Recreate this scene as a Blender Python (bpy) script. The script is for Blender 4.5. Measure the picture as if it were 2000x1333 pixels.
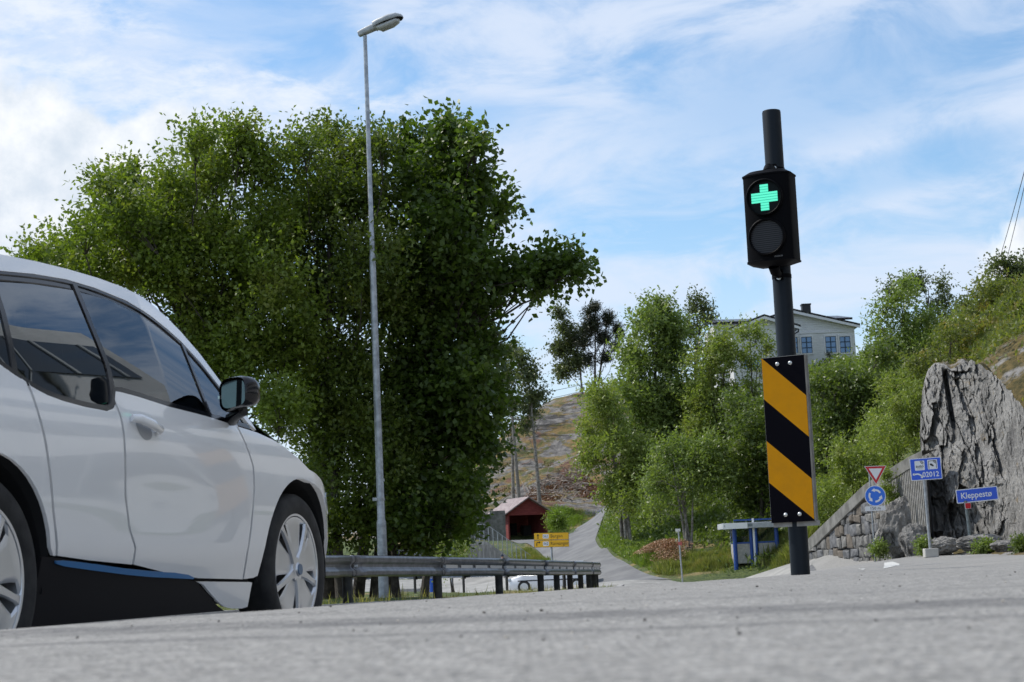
import bpy, bmesh, random
import numpy as np
from math import *
from mathutils import Vector, Matrix, geometry
for _o in list(bpy.data.objects): bpy.data.objects.remove(_o)
SC = bpy.context.scene; COL = SC.collection
# ---------------------------------------------------------------- camera
EYE = .08
FPX = 3450.; PITCH = atan(438/3450); ROLL = radians(2.5)
_F = np.array([0, cos(PITCH), sin(PITCH)]); _U0 = np.array([0, -sin(PITCH), cos(PITCH)]); _R0 = np.array([1., 0, 0])
_R = cos(ROLL)*_R0-sin(ROLL)*_U0; _U = sin(ROLL)*_R0+cos(ROLL)*_U0
cd = bpy.data.cameras.new('camera'); cam = bpy.data.objects.new('camera', cd); COL.objects.link(cam); SC.camera = cam
cam.matrix_world = Matrix(((_R[0], _U[0], -_F[0], 0), (_R[1], _U[1], -_F[1], 0), (_R[2], _U[2], -_F[2], EYE), (0, 0, 0, 1)))
cd.sensor_width = 36; cd.lens = 36*FPX/2000; cd.clip_start = .05; cd.clip_end = 3000
cd.dof.use_dof = True; cd.dof.focus_distance = 15; cd.dof.aperture_fstop = 12
# ---------------------------------------------------------------- light and sky
SUN = Vector((-.80, .34, .98)).normalized()
SUN_EL = asin(SUN.z); SUN_AZ = atan2(SUN.x, SUN.y)
SC.view_settings.view_transform = 'Standard'; SC.view_settings.look = 'None'
SC.view_settings.exposure = .15; SC.view_settings.gamma = 1
ld = bpy.data.lights.new('sun', 'SUN'); ld.energy = 3.6; ld.angle = radians(.5); ld.color = (1, .95, .87)
lo = bpy.data.objects.new('sun', ld); COL.objects.link(lo)
lo.rotation_euler = SUN.to_track_quat('Z', 'Y').to_euler()

class NT:
    def __init__(s, nt): s.nt = nt; s.n = nt.nodes; s.l = nt.links
    def new(s, t, **k):
        n = s.n.new(t)
        for a, b in k.items(): setattr(n, a, b)
        return n
    def put(s, sock, v):
        if v is None: return
        if hasattr(v, 'links') or isinstance(v, bpy.types.NodeSocket): s.l.new(v, sock)
        else:
            if hasattr(sock.default_value, '__len__') and not hasattr(v, '__len__'): v = [v]*len(sock.default_value)
            if hasattr(v, '__len__') and len(v) == 3 and len(sock.default_value) == 4: v = (*v, 1)
            sock.default_value = v
    def m(s, op, a, b=None, c=None, clamp=False):
        n = s.new('ShaderNodeMath', operation=op, use_clamp=clamp)
        for i, v in enumerate((a, b, c)): s.put(n.inputs[i], v)
        return n.outputs[0]
    def mix(s, f, a, b, mode='MIX'):
        n = s.new('ShaderNodeMix', data_type='RGBA', blend_type=mode)
        s.put(n.inputs[0], f); s.put(n.inputs[6], a); s.put(n.inputs[7], b); return n.outputs[2]
    def noise(s, vec, scale, detail=4, rough=.55, dist=0, out=0):
        n = s.new('ShaderNodeTexNoise'); s.put(n.inputs['Vector'], vec)
        n.inputs['Scale'].default_value = scale; n.inputs['Detail'].default_value = detail
        n.inputs['Roughness'].default_value = rough; n.inputs['Distortion'].default_value = dist
        return n.outputs[out]
    def vor(s, vec, scale, feature='F1', out='Distance', rand=1):
        n = s.new('ShaderNodeTexVoronoi', feature=feature); s.put(n.inputs['Vector'], vec)
        n.inputs['Scale'].default_value = scale; n.inputs['Randomness'].default_value = rand
        return n.outputs[out]
    def ramp(s, f, lo, hi):
        n = s.new('ShaderNodeMapRange'); n.interpolation_type = 'SMOOTHSTEP'
        s.put(n.inputs[0], f); n.inputs[1].default_value = lo; n.inputs[2].default_value = hi; return n.outputs[0]
    def map(s, vec, scale=(1, 1, 1), rot=(0, 0, 0), loc=(0, 0, 0)):
        n = s.new('ShaderNodeMapping'); s.put(n.inputs[0], vec)
        n.inputs[1].default_value = loc; n.inputs[2].default_value = rot; n.inputs[3].default_value = scale; return n.outputs[0]
    def bump(s, h, strength=.5, dist=.01, normal=None):
        n = s.new('ShaderNodeBump'); n.inputs['Strength'].default_value = strength; n.inputs['Distance'].default_value = dist
        s.put(n.inputs['Height'], h)
        if normal: s.put(n.inputs['Normal'], normal)
        return n.outputs[0]

w = bpy.data.worlds.new('World'); SC.world = w; w.use_nodes = True
t = NT(w.node_tree); t.n.clear()
sky = t.new('ShaderNodeTexSky', sky_type='NISHITA', sun_disc=False, sun_elevation=SUN_EL, sun_rotation=SUN_AZ)
sky.air_density = 1.0; sky.dust_density = .6; sky.ozone_density = 2.5; sky.altitude = 50
SKYS = .11
bg = t.new('ShaderNodeBackground'); out = t.new('ShaderNodeOutputWorld')
tc = t.new('ShaderNodeTexCoord'); sx = t.new('ShaderNodeSeparateXYZ'); t.l.new(tc.outputs['Generated'], sx.inputs[0])
az = t.m('ARCTAN2', sx.outputs[0], sx.outputs[1]); el = t.m('ARCSINE', sx.outputs[2])
cv = t.new('ShaderNodeCombineXYZ'); t.l.new(az, cv.inputs[0]); t.l.new(el, cv.inputs[1]); V = cv.outputs[0]
def _ae(px, py): return (px-1000)/3450., (1104-.0437*(px-1000)-py)/3450.
def blob(px, py, rx, ry, rot=0):
    a, e = _ae(px, py); rx /= 3450.; ry /= 3450.
    mp = t.map(t.map(V, loc=(-a, -e, 0)), rot=(0, 0, -radians(rot)))
    mp = t.map(mp, scale=(1/rx, 1/ry, 0))
    n = t.new('ShaderNodeVectorMath', operation='LENGTH'); t.l.new(mp, n.inputs[0]); return t.m('SUBTRACT', 1, n.outputs['Value'])
def mx(*a):
    r_ = a[0]
    for b_ in a[1:]: r_ = t.m('MAXIMUM', r_, b_)
    return r_
n1 = t.noise(V, 16, 7, .55, .15)
n2 = t.noise(t.map(V, scale=(6, 14, 1), rot=(0, 0, radians(-22))), 1.6, 7, .6, .5)
n3 = t.noise(t.map(V, scale=(5, 16, 1), rot=(0, 0, radians(-30)), loc=(3, 1, 0)), 4, 6, .62, .8)
# heavy white cumulus low on the left, small ones to the right
cu = mx(blob(60, 330, 360, 150), blob(310, 330, 230, 125), blob(-400, 300, 500, 260), blob(100, 470, 420, 110), blob(2080, 540, 240, 90))
cum = t.ramp(t.m('ADD', cu, t.m('MULTIPLY', t.m('SUBTRACT', n1, .5), 1.7)), .0, .28)
# streaky mid clouds
st = mx(blob(60, 60, 330, 70, -8), blob(420, 200, 520, 70, -4), blob(170, 170, 300, 50, -6))
stm = t.ramp(t.m('ADD', t.m('MULTIPLY', st, .5), t.m('MULTIPLY', t.m('SUBTRACT', t.noise(t.map(V, scale=(14, 34, 1)), 2.2, 7, .65, .3), .5), 2.2)), -.05, .75)
stm = t.m('MULTIPLY', stm, t.ramp(st, -.3, .35))
ci = t.ramp(n2, .30, .62); ci = t.m('MULTIPLY', ci, .85)
cb = t.ramp(n3, .42, .75); cb = t.m('MULTIPLY', cb, .35)
hz = t.m('MULTIPLY', t.m('SUBTRACT', 1, t.ramp(el, .02, .22)), .78)
gap = t.ramp(mx(blob(1620, 190, 520, 150, 8), blob(520, 60, 260, 70), blob(1780, 350, 330, 60, 10), blob(880, 240, 240, 60)), -.1, .7)
thin = t.m('MAXIMUM', t.m('MAXIMUM', ci, cb), hz)
thin = t.m('MULTIPLY', thin, t.m('SUBTRACT', 1, t.m('MULTIPLY', gap, .6)))
skyc = t.mix(1, sky.outputs[0], (SKYS*1.16, SKYS*1.33, SKYS*1.38), 'MULTIPLY')
c = t.mix(thin, skyc, (.68, .76, .90))
c = t.mix(t.m('MULTIPLY', stm, .8), c, (.80, .85, .92))
cshade = t.mix(t.ramp(t.noise(V, 13, 6, .6), .36, .62), (.62, .70, .80), (.93, .95, .98))
c = t.mix(cum, c, cshade)
t.l.new(c, bg.inputs[0]); bg.inputs[1].default_value = 1.0
t.l.new(bg.outputs[0], out.inputs[0])

# ---------------------------------------------------------------- helpers
def ray(px, py):
    d = _F*FPX+_R*(px-1000)+_U*(666.5-py); return d/d[1]
def P(px, py, Y):
    q = ray(px, py)*Y; q[2] += EYE; return q
def mesh_np(name, v, f, mats=None, smooth=False, mi=None):
    """v (n,3) array, f (m,k) array with k 3 or 4"""
    me = bpy.data.meshes.new(name); v = np.asarray(v, np.float32); f = np.asarray(f, np.int32); k = f.shape[1]
    me.vertices.add(len(v)); me.vertices.foreach_set('co', v.ravel())
    me.loops.add(f.size); me.loops.foreach_set('vertex_index', f.ravel())
    me.polygons.add(len(f)); me.polygons.foreach_set('loop_start', np.arange(0, f.size, k, dtype=np.int32))
    me.polygons.foreach_set('loop_total', np.full(len(f), k, np.int32))
    if smooth: me.polygons.foreach_set('use_smooth', np.ones(len(f), bool))
    if mats is not None:
        for m_ in (mats if isinstance(mats, (list, tuple)) else [mats]): me.materials.append(m_)
    if mi is not None: me.polygons.foreach_set('material_index', np.asarray(mi, np.int32))
    me.update(calc_edges=True); return me
def link(name, me, parent=None, loc=None):
    o = bpy.data.objects.new(name, me); COL.objects.link(o)
    if parent is not None: o.parent = parent
    if loc is not None: o.location = loc
    return o
def tag(o, label=None, cat=None, group=None, kind=None):
    if label: o['label'] = label
    if cat: o['category'] = cat
    if group: o['group'] = group
    if kind: o['kind'] = kind
    return o
def thing(name, label, cat, loc=(0, 0, 0), rz=0, group=None):
    o = bpy.data.objects.new(name, None); o.empty_display_size = .2; COL.objects.link(o)
    o.location = loc; o.rotation_euler = (0, 0, rz); return tag(o, label, cat, group)
class MB:
    def __init__(s): s.v = []; s.f = []; s.mi = []
    def add(s, vs, fs, mi=0):
        b = len(s.v); s.v += [tuple(map(float, q)) for q in vs]; s.f += [tuple(b+i for i in q) for q in fs]; s.mi += [mi]*len(fs); return s
    def box(s, c, d, M=None, mi=0):
        vs = [Vector((c[0]+sx_*d[0]/2, c[1]+sy*d[1]/2, c[2]+sz*d[2]/2)) for sx_ in (-1, 1) for sy in (-1, 1) for sz in (-1, 1)]
        if M is not None: vs = [M @ q for q in vs]
        return s.add(vs, [(0, 1, 3, 2), (4, 6, 7, 5), (0, 4, 5, 1), (2, 3, 7, 6), (0, 2, 6, 4), (1, 5, 7, 3)], mi)
    def tube(s, pts, rad, n=12, cap=True, mi=0, flat=1.):
        pts = [Vector(map(float, q)) for q in pts]
        if not hasattr(rad, '__len__'): rad = [rad]*len(pts)
        rings = []; up = Vector((0, 0, 1))
        T0 = (pts[1]-pts[0]).normalized()
        if abs(T0.z) > .9: up = Vector((1, 0, 0))
        A = T0.cross(up).normalized()
        for i, q in enumerate(pts):
            T = (pts[min(i+1, len(pts)-1)]-pts[max(i-1, 0)]).normalized()
            A = (A-T*A.dot(T)).normalized(); B = T.cross(A)
            rings += [q+(A*cos(2*pi*k/n)+B*sin(2*pi*k/n)*flat)*rad[i] for k in range(n)]
        fs = [(i*n+k, i*n+(k+1) % n, (i+1)*n+(k+1) % n, (i+1)*n+k) for i in range(len(pts)-1) for k in range(n)]
        if cap: fs += [tuple(range(n))[::-1], tuple((len(pts)-1)*n+k for k in range(n))]
        return s.add(rings, fs, mi)
    def prism(s, poly, z0, z1, M=None, mi=0):
        """poly (x,y) extruded z0..z1 then transformed by M"""
        n = len(poly); vs = [Vector((a, b, z0)) for a, b in poly]+[Vector((a, b, z1)) for a, b in poly]
        if M is not None: vs = [M @ q for q in vs]
        return s.add(vs, [tuple(range(n))[::-1], tuple(range(n, 2*n))]+[(i, (i+1) % n, n+(i+1) % n, n+i) for i in range(n)], mi)
    def lathe(s, prof, n=32, M=None, mi=0, close=False):
        """prof [(r,h)] about z"""
        vs = [Vector((r*cos(2*pi*k/n), r*sin(2*pi*k/n), h)) for r, h in prof for k in range(n)]
        if M is not None: vs = [M @ q for q in vs]
        m_ = len(prof); fs = [(i*n+k, i*n+(k+1) % n, (i+1)*n+(k+1) % n, (i+1)*n+k) for i in range(m_-1) for k in range(n)]
        if close: fs += [((m_-1)*n+k, (m_-1)*n+(k+1) % n, (k+1) % n, k) for k in range(n)]
        return s.add(vs, fs, mi)
    def grid(s, G, mi=0):
        a, b = len(G), len(G[0])
        return s.add([q for r_ in G for q in r_], [(i*b+j, i*b+j+1, (i+1)*b+j+1, (i+1)*b+j) for i in range(a-1) for j in range(b-1)], mi)
    def build(s, name, mats, parent=None, smooth=False, bevel=0, loc=None, angle=35, norm=True):
        me = bpy.data.meshes.new(name); me.from_pydata(s.v, [], s.f)
        for m_ in (mats if isinstance(mats, (list, tuple)) else [mats]): me.materials.append(m_)
        for p_, i in zip(me.polygons, s.mi): p_.material_index = i
        if norm:
            bm = bmesh.new(); bm.from_mesh(me); bmesh.ops.recalc_face_normals(bm, faces=bm.faces); bm.to_mesh(me); bm.free()
        if smooth:
            me.polygons.foreach_set('use_smooth', [True]*len(me.polygons)); me.set_sharp_from_angle(angle=radians(angle))
        o = link(name, me, parent, loc)
        if bevel:
            b = o.modifiers.new('bevel', 'BEVEL'); b.width = bevel; b.segments = 2; b.limit_method = 'ANGLE'
        return o
def text(name, body, size, mat, parent, M, sx=1, align='CENTER', bold=0):
    cu_ = bpy.data.curves.new(name, 'FONT'); cu_.body = body; cu_.size = size; cu_.align_x = align; cu_.align_y = 'CENTER'
    cu_.extrude = .0008; cu_.offset = bold; cu_.resolution_u = 3
    tmp = bpy.data.objects.new(name, cu_); COL.objects.link(tmp); bpy.context.view_layer.update()
    me = bpy.data.meshes.new_from_object(tmp.evaluated_get(bpy.context.evaluated_depsgraph_get())); bpy.data.objects.remove(tmp)
    me.materials.clear(); me.materials.append(mat); me.transform(Matrix.Diagonal((sx, 1, 1, 1))); me.transform(M)
    return link(name, me, parent)
# numpy gradient noise
_rs = np.random.RandomState(5); _perm = np.concatenate([_rs.permutation(256)]*3); _g = _rs.normal(size=(256, 3)); _g /= np.linalg.norm(_g, axis=1)[:, None]
def pnoise(x, y, z=0.):
    x, y, z = np.broadcast_arrays(np.asarray(x, float), y, z); xi = np.floor(x).astype(int); yi = np.floor(y).astype(int); zi = np.floor(z).astype(int)
    xf, yf, zf = x-xi, y-yi, z-zi; u, v_, w_ = [q*q*q*(q*(q*6-15)+10) for q in (xf, yf, zf)]; r_ = 0
    for a in (0, 1):
        for b in (0, 1):
            for c_ in (0, 1):
                g = _g[_perm[_perm[_perm[(xi+a) & 255]+((yi+b) & 255)]+((zi+c_) & 255)]]
                d = g[..., 0]*(xf-a)+g[..., 1]*(yf-b)+g[..., 2]*(zf-c_)
                r_ = r_+d*(u if a else 1-u)*(v_ if b else 1-v_)*(w_ if c_ else 1-w_)
    return r_*1.5
def fbm(x, y, z=0., o=4, g=.5):
    r_ = 0; a = 1.
    for i in range(o): r_ = r_+a*pnoise(x*2**i+7.3*i, y*2**i+3.1*i, z*2**i); a *= g
    return r_
def ss(a, b, x):
    q = np.clip((x-a)/(b-a), 0, 1); return q*q*(3-2*q)

# ---------------------------------------------------------------- materials
MATS = {}
def mat(name, color=(.5, .5, .5), rough=.6, metal=0., spec=.5, coat=0., emit=None, es=1., build=None, trans=0., alpha=1.):
    if name in MATS: return MATS[name]
    m_ = bpy.data.materials.new(name); m_.use_nodes = True; q = NT(m_.node_tree); b = q.n['Principled BSDF']
    b.inputs['Base Color'].default_value = (*color, 1); b.inputs['Roughness'].default_value = rough; b.inputs['Metallic'].default_value = metal
    b.inputs['Specular IOR Level'].default_value = spec; b.inputs['Coat Weight'].default_value = coat; b.inputs['Coat Roughness'].default_value = .03
    b.inputs['Transmission Weight'].default_value = trans
    if emit: b.inputs['Emission Color'].default_value = (*emit, 1); b.inputs['Emission Strength'].default_value = es
    m_.diffuse_color = (*color, 1)
    if build:
        tcn = q.new('ShaderNodeTexCoord'); build(q, b, tcn)
    MATS[name] = m_; return m_
def worn(c0, c1, scale=6., rough=.6, bump_=.2, det=6, metal=0., coord='Object', fine=60., bdist=.004):
    def f(q, b, tcn):
        v = tcn.outputs[coord]; n_ = q.ramp(q.noise(v, scale, det, .6), .35, .68)
        q.put(b.inputs['Base Color'], q.mix(n_, c0, c1)); b.inputs['Roughness'].default_value = rough; b.inputs['Metallic'].default_value = metal
        if bump_: q.put(b.inputs['Normal'], q.bump(q.noise(v, fine, 4), bump_, bdist))
    return f
# ================================================================ GROUND
def h_near(x, Y):
    x = np.asarray(x, float); Y = np.asarray(Y, float)
    t_ = (x+.95)*-.927+(Y-3.15)*.375
    r_ = np.sqrt(x*x+Y*Y)
    return EYE-.077-.0065*np.clip(r_-4, 0, 60)-.21*ss(0, 2.1, t_)-.012*np.clip(t_-2.2, 0, 30)
CP = []   # (x, Y, z)
def C(px, py, Z): CP.append(tuple(P(px, py, Z)))
for q in ((672, 1193, 25.5), (845, 1183, 29), (964, 1177, 32.4), (1044, 1171, 37), (1100, 1166, 41), (1140, 1162, 46), (1190, 1150, 50), (750, 1172, 34.5), (560, 1180, 34.5),
          (860, 1160, 62), (930, 1134, 118), (1010, 1134, 116), (983, 1138, 112), (1010, 1151, 93), (1060, 1154, 90), (1110, 1151, 88), (1040, 1155, 80), (1062, 1114, 101), (1110, 1110, 98), (600, 1170, 70), (600, 1150, 110), (1200, 1137, 80), (1290, 1134, 77), (1434, 1116, 82), (1525, 1109, 80),
          (1575, 1103, 69), (1650, 1098, 62), (1740, 1091, 58), (1818, 1083, 52), (2000, 1084, 42), (2150, 1080, 36), (2000, 1081, 48), (2120, 1076, 44), (2280, 1072, 37), (1930, 1080, 51), (1850, 1078, 55), (1600, 1101, 64), (1700, 1093, 60), (1780, 1087, 55), (1900, 1083, 47.5), (1640, 1122, 25), (1750, 1105, 33), (1900, 1095, 30), (1400, 1138, 48), (1500, 1129, 52),
          # lane to the garage
          (1180, 1108, 92), (1143, 1085, 103), (1130, 1068, 112), (1134, 1050, 121), (1152, 1030, 131), (1185, 1013, 144), (1222, 1001, 158), (1040, 1059, 128), (1000, 1056, 136), (960, 1058, 138), (1078, 1056, 140),
          # rocky hill
          (1000, 985, 152), (1100, 985, 155), (1140, 1000, 150), (950, 990, 158), (950, 940, 178), (1000, 850, 188), (1060, 805, 196), (1110, 787, 200), (1140, 784, 202), (1100, 880, 184), (1130, 900, 178), (880, 1030, 165), (900, 985, 190), (800, 1050, 190), (700, 1080, 200), (850, 1000, 240), (1110, 800, 240),
          # bank right of the lane and hill under the house
          (1172, 1075, 100), (1205, 1030, 118), (1250, 1062, 100), (1250, 1000, 122), (1340, 1092, 88), (1340, 1052, 98), (1300, 985, 116), (1400, 1050, 95), (1500, 1050, 93), (1450, 905, 110), (1300, 880, 138), (1500, 805, 120),
          (1600, 905, 100), (1600, 1000, 84), (1380, 748, 130), (1680, 748, 127), (1600, 745, 124), (1500, 738, 160), (1700, 720, 160),
          # slope behind the stone wall and the cliff
          (1700, 965, 72), (1630, 1030, 78), (1790, 885, 70), (1590, 1094, 74), (1700, 855, 88), (1800, 755, 86), (1860, 700, 78), (1923, 702, 68), (2000, 672, 66), (2000, 565, 105), (1900, 640, 100), (1760, 700, 112), (2150, 610, 68), (2150, 460, 120), (2300, 520, 70)): C(*q)
for x_, Y_ in ((-3, 10), (-1, 11), (1.7, 11), (4, 11), (-5, 12), (8, 12), (0, 14), (3, 15), (-3, 15), (6, 14)): CP.append((x_, Y_, float(h_near(x_, Y_))))
for x_, Y_, z_ in ((-12, 12, -.5), (-12, 25, -.6), (-14, 40, -.7), (-30, 60, -1), (-60, 100, -1), (-60, 200, 0), (-30, 160, 0), (-30, 200, 0), (14, 12, -.2), (22, 20, 1.0), (40, 30, 5), (60, 80, 14), (60, 160, 22), (20, 260, 18), (-30, 260, 2), (30, 220, 20), (-100, 30, -1), (-100, 260, 4), (110, 60, 18), (110, 240, 24), (0, 330, 10), (100, 330, 20), (-90, 330, 4)): CP.append((x_, Y_, z_+EYE))
CP = np.array(CP); _n = len(CP)
def _k(r2): return np.where(r2 > 0, .5*r2*np.log(r2+1e-9), 0)
_d2 = ((CP[:, None, :2]-CP[None, :, :2])**2).sum(-1)
_A = np.zeros((_n+3, _n+3)); _A[:_n, :_n] = _k(_d2)+np.eye(_n)*.3; _A[:_n, _n] = 1; _A[:_n, _n+1:] = CP[:, :2]; _A[_n, :_n] = 1; _A[_n+1:, :_n] = CP[:, :2].T
_wt = np.linalg.solve(_A, np.concatenate([CP[:, 2], [0, 0, 0]]))
def h_tps(x, Y):
    sh = np.shape(x); x = np.ravel(x); Y = np.ravel(Y); o_ = np.zeros(len(x))
    for i in range(0, len(x), 20000):
        a, b = x[i:i+20000], Y[i:i+20000]
        o_[i:i+20000] = _k((a[:, None]-CP[:, 0])**2+(b[:, None]-CP[:, 1])**2)@_wt[:_n]+_wt[_n]+_wt[_n+1]*a+_wt[_n+2]*b
    return o_.reshape(sh)
def H(x, Y):
    x = np.asarray(x, float); Y = np.asarray(Y, float); r_ = np.sqrt(x*x+Y*Y); k = ss(9, 15, r_)
    f_ = 1-ss(330, 420, r_)
    return np.where(k < 1, h_near(x, Y), 0)*(1-k)+np.where(k > 0, h_tps(np.clip(x, -130, 130), np.clip(Y, -30, 360)), 0)*k*f_
def hit(px, py, z0=12, z1=300):
    """plan point where the sight line through a photo point meets the ground"""
    Z = np.arange(z0, z1, .5); q = np.array([P(px, py, a) for a in Z]); d = q[:, 2]-H(q[:, 0], q[:, 1])
    i = np.argmax(d < 0) if (d < 0).any() else len(Z)-1
    return q[i]
def HZ(x, Y): return float(H(np.array([x]), np.array([Y]))[0])
PAVED = [(-13.4, -30), (-13.4, -10), (-7.2, 10), (-5.4, 15), (-3.7, 20), (-1.9, 25.5), (-.75, 29), (.25, 32.4), (1.05, 36.5), (1.8, 41), (2.4, 46), (2.9, 50.5), (2.3, 53), (0, 57), (-2.6, 60), (-8, 64), (-30, 70), (-60, 74), (-60, 121), (-30, 121), (-5, 120), (.5, 119), (.7, 107),
         (1.1, 101), (2.7, 96), (3.9, 91), (4.6, 86), (4.9, 83), (7.0, 76.5), (9.6, 80), (12.3, 79), (11.4, 67), (11.7, 62), (12.4, 57.5), (12.6, 53), (12.5, 48), (12.2, 42), (12.1, 36), (12, 25), (14, -30)]
def inside(x, Y, poly):
    x = np.asarray(x); Y = np.asarray(Y); c_ = np.zeros(x.shape, bool); n = len(poly)
    for i in range(n):
        (x0, y0), (x1, y1) = poly[i], poly[(i+1) % n]
        k = ((y0 > Y) != (y1 > Y)) & (x < (x1-x0)*(Y-y0)/(y1-y0+1e-12)+x0); c_ ^= k
    return c_
def pdist(x, Y, poly, closed=True):
    d = np.full(np.shape(x), 1e9); n = len(poly)
    for i in range(n if closed else n-1):
        a = np.array(poly[i]); b = np.array(poly[(i+1) % n]); e_ = b-a; t_ = np.clip(((x-a[0])*e_[0]+(Y-a[1])*e_[1])/(e_@e_), 0, 1)
        d = np.minimum(d, np.hypot(x-a[0]-t_*e_[0], Y-a[1]-t_*e_[1]))
    return d
LANE = [(1228, 1138, 80, 4.2), (1200, 1125, 85, 3.3), (1166, 1108, 92, 2.8), (1130, 1085, 103, 2.6), (1118, 1068, 112, 2.7), (1128, 1050, 121, 2.7), (1150, 1030, 131, 2.8), (1183, 1013, 144, 2.6), (1216, 1002, 156, 2.6)]
LANE = [(*P(a, b, c_)[:2], w_) for a, b, c_, w_ in LANE]
APRON = [(*P(a, b, c_)[:2], w_) for a, b, c_, w_ in ((1136, 1064, 113, 2.6), (1095, 1060, 121, 2.8), (1060, 1058, 130, 3.0), (1035, 1056, 137, 3.4))]
def inpath(x, Y, path, grow=0):
    d = np.full(np.shape(x), 1e9)
    for (x0, y0, w0), (x1, y1, w1) in zip(path[:-1], path[1:]):
        e_ = np.array([x1-x0, y1-y0]); t_ = np.clip(((x-x0)*e_[0]+(Y-y0)*e_[1])/(e_@e_), 0, 1)
        d = np.minimum(d, np.hypot(x-x0-t_*e_[0], Y-y0-t_*e_[1])-(w0+(w1-w0)*t_)/2)
    return d-grow
def polar(a0, a1, na, r0, r1, nr):
    A_, R_ = np.meshgrid(np.radians(np.linspace(a0, a1, na)), r0*(r1/r0)**np.linspace(0, 1, nr), indexing='ij')
    X_, Y_ = R_*np.sin(A_), R_*np.cos(A_); i = np.arange(na-1)[:, None]*nr+np.arange(nr-1)[None, :]
    F_ = np.stack([i, i+1, i+nr+1, i+nr], -1).reshape(-1, 4)[:, ::-1]; return X_, Y_, F_
def m_ground(q, b, tcn):
    v = tcn.outputs['Object']; n_ = q.noise(v, .35, 6, .6); n2_ = q.noise(v, 4, 5, .65); n3_ = q.noise(v, 30, 3)
    g = q.mix(q.ramp(n2_, .35, .65), (.035, .06, .012), (.10, .13, .03)); dry = q.mix(n3_, (.22, .17, .07), (.30, .22, .10))
    q.put(b.inputs['Base Color'], q.mix(q.ramp(n_, .5, .66), g, dry)); b.inputs['Roughness'].default_value = .95
    q.put(b.inputs['Normal'], q.bump(q.noise(v, 9, 6), .8, .2))
M_ground = mat('grassy ground', build=m_ground)
def m_rock(q, b, tcn):
    v = tcn.outputs['Object']; vs = q.map(v, scale=(1.3, 1.3, .75), rot=(.2, .35, 0))
    n_ = q.noise(vs, .9, 8, .65, .4); n2_ = q.noise(v, 7, 6, .7)
    c_ = q.mix(q.ramp(n_, .3, .65), (.12, .115, .108), (.33, .318, .30)); c_ = q.mix(q.ramp(n2_, .48, .78), c_, (.44, .42, .39)); 
    c_ = q.mix(q.ramp(q.noise(v, 1.7, 5, .7), .60, .72), c_, (.26, .20, .12))
    cr2 = q.ramp(q.noise(q.map(vs, scale=(1, 1, .6), loc=(3, 2, 1)), 1.3, 7, .72, 1.2), .33, .40)
    c_ = q.mix(q.m('MULTIPLY', q.m('SUBTRACT', 1, cr2), .8), c_, (.035, .033, .03)); c_ = q.mix(q.m('MULTIPLY', q.ramp(q.noise(q.map(v, scale=(1, 1, .25), loc=(5, 1, 2)), .8, 6, .7), .56, .68), .6), c_, (.09, .085, .085)); c_ = q.mix(q.ramp(q.noise(v, 16, 4, .7), .62, .70), c_, (.42, .41, .385))
    q.put(b.inputs['Base Color'], c_); b.inputs['Roughness'].default_value = .85
    h_ = q.m('ADD', q.m('MULTIPLY', cr2, .5), q.m('ADD', q.noise(vs, 3, 8, .7), q.m('MULTIPLY', n2_, .5)))
    q.put(b.inputs['Normal'], q.bump(h_, .9, .22))
M_rock = mat('grey bedrock', build=m_rock)
def m_hill(q, b, tcn):
    v = tcn.outputs['Object']; vs = q.map(v, scale=(.5, .5, 1.0), rot=(0, .35, 0))
    n_ = q.noise(vs, .55, 8, .65, .5); rk = q.mix(q.ramp(q.noise(vs, 2.2, 8, .75), .35, .65), (.075, .07, .066), (.29, .27, .25))
    cr = q.ramp(q.noise(q.map(v, scale=(.25, .25, 1.6), rot=(0, .4, 0)), 1.0, 6, .7, .6), .36, .44); rk = q.mix(q.m('MULTIPLY', q.m('SUBTRACT', 1, cr), .8), rk, (.04, .035, .03))
    veg = q.mix(q.ramp(q.noise(v, .9, 6, .7), .4, .6), (.09, .10, .025), (.26, .17, .06)); veg = q.mix(q.ramp(q.noise(v, .35, 4), .55, .65), veg, (.17, .085, .055))
    q.put(b.inputs['Base Color'], q.mix(q.ramp(n_, .46, .54), rk, veg)); b.inputs['Roughness'].default_value = .95
    q.put(b.inputs['Normal'], q.bump(q.m('ADD', q.noise(vs, 2, 8, .75), cr), 1, .5))
M_hill = mat('rock and heather hillside', build=m_hill)
def m_moss(q, b, tcn):
    v_ = tcn.outputs['Object']; k_ = q.ramp(q.noise(v_, .9, 7, .7, .4), .44, .56); rk = q.mix(q.noise(v_, 5, 6), (.16, .15, .14), (.42, .40, .38))
    ms = q.mix(q.ramp(q.noise(v_, 3, 6, .7), .35, .65), (.055, .05, .012), (.19, .135, .045)); q.put(b.inputs['Base Color'], q.mix(q.m('MULTIPLY', k_, q.ramp(q.noise(v_, .8, 4), .5, .62)), ms, rk)); b.inputs['Roughness'].default_value = 1; q.put(b.inputs['Normal'], q.bump(q.noise(v_, 7, 7, .7), 1, .18))
M_moss = mat('mossy rock top', build=m_moss)
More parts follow.
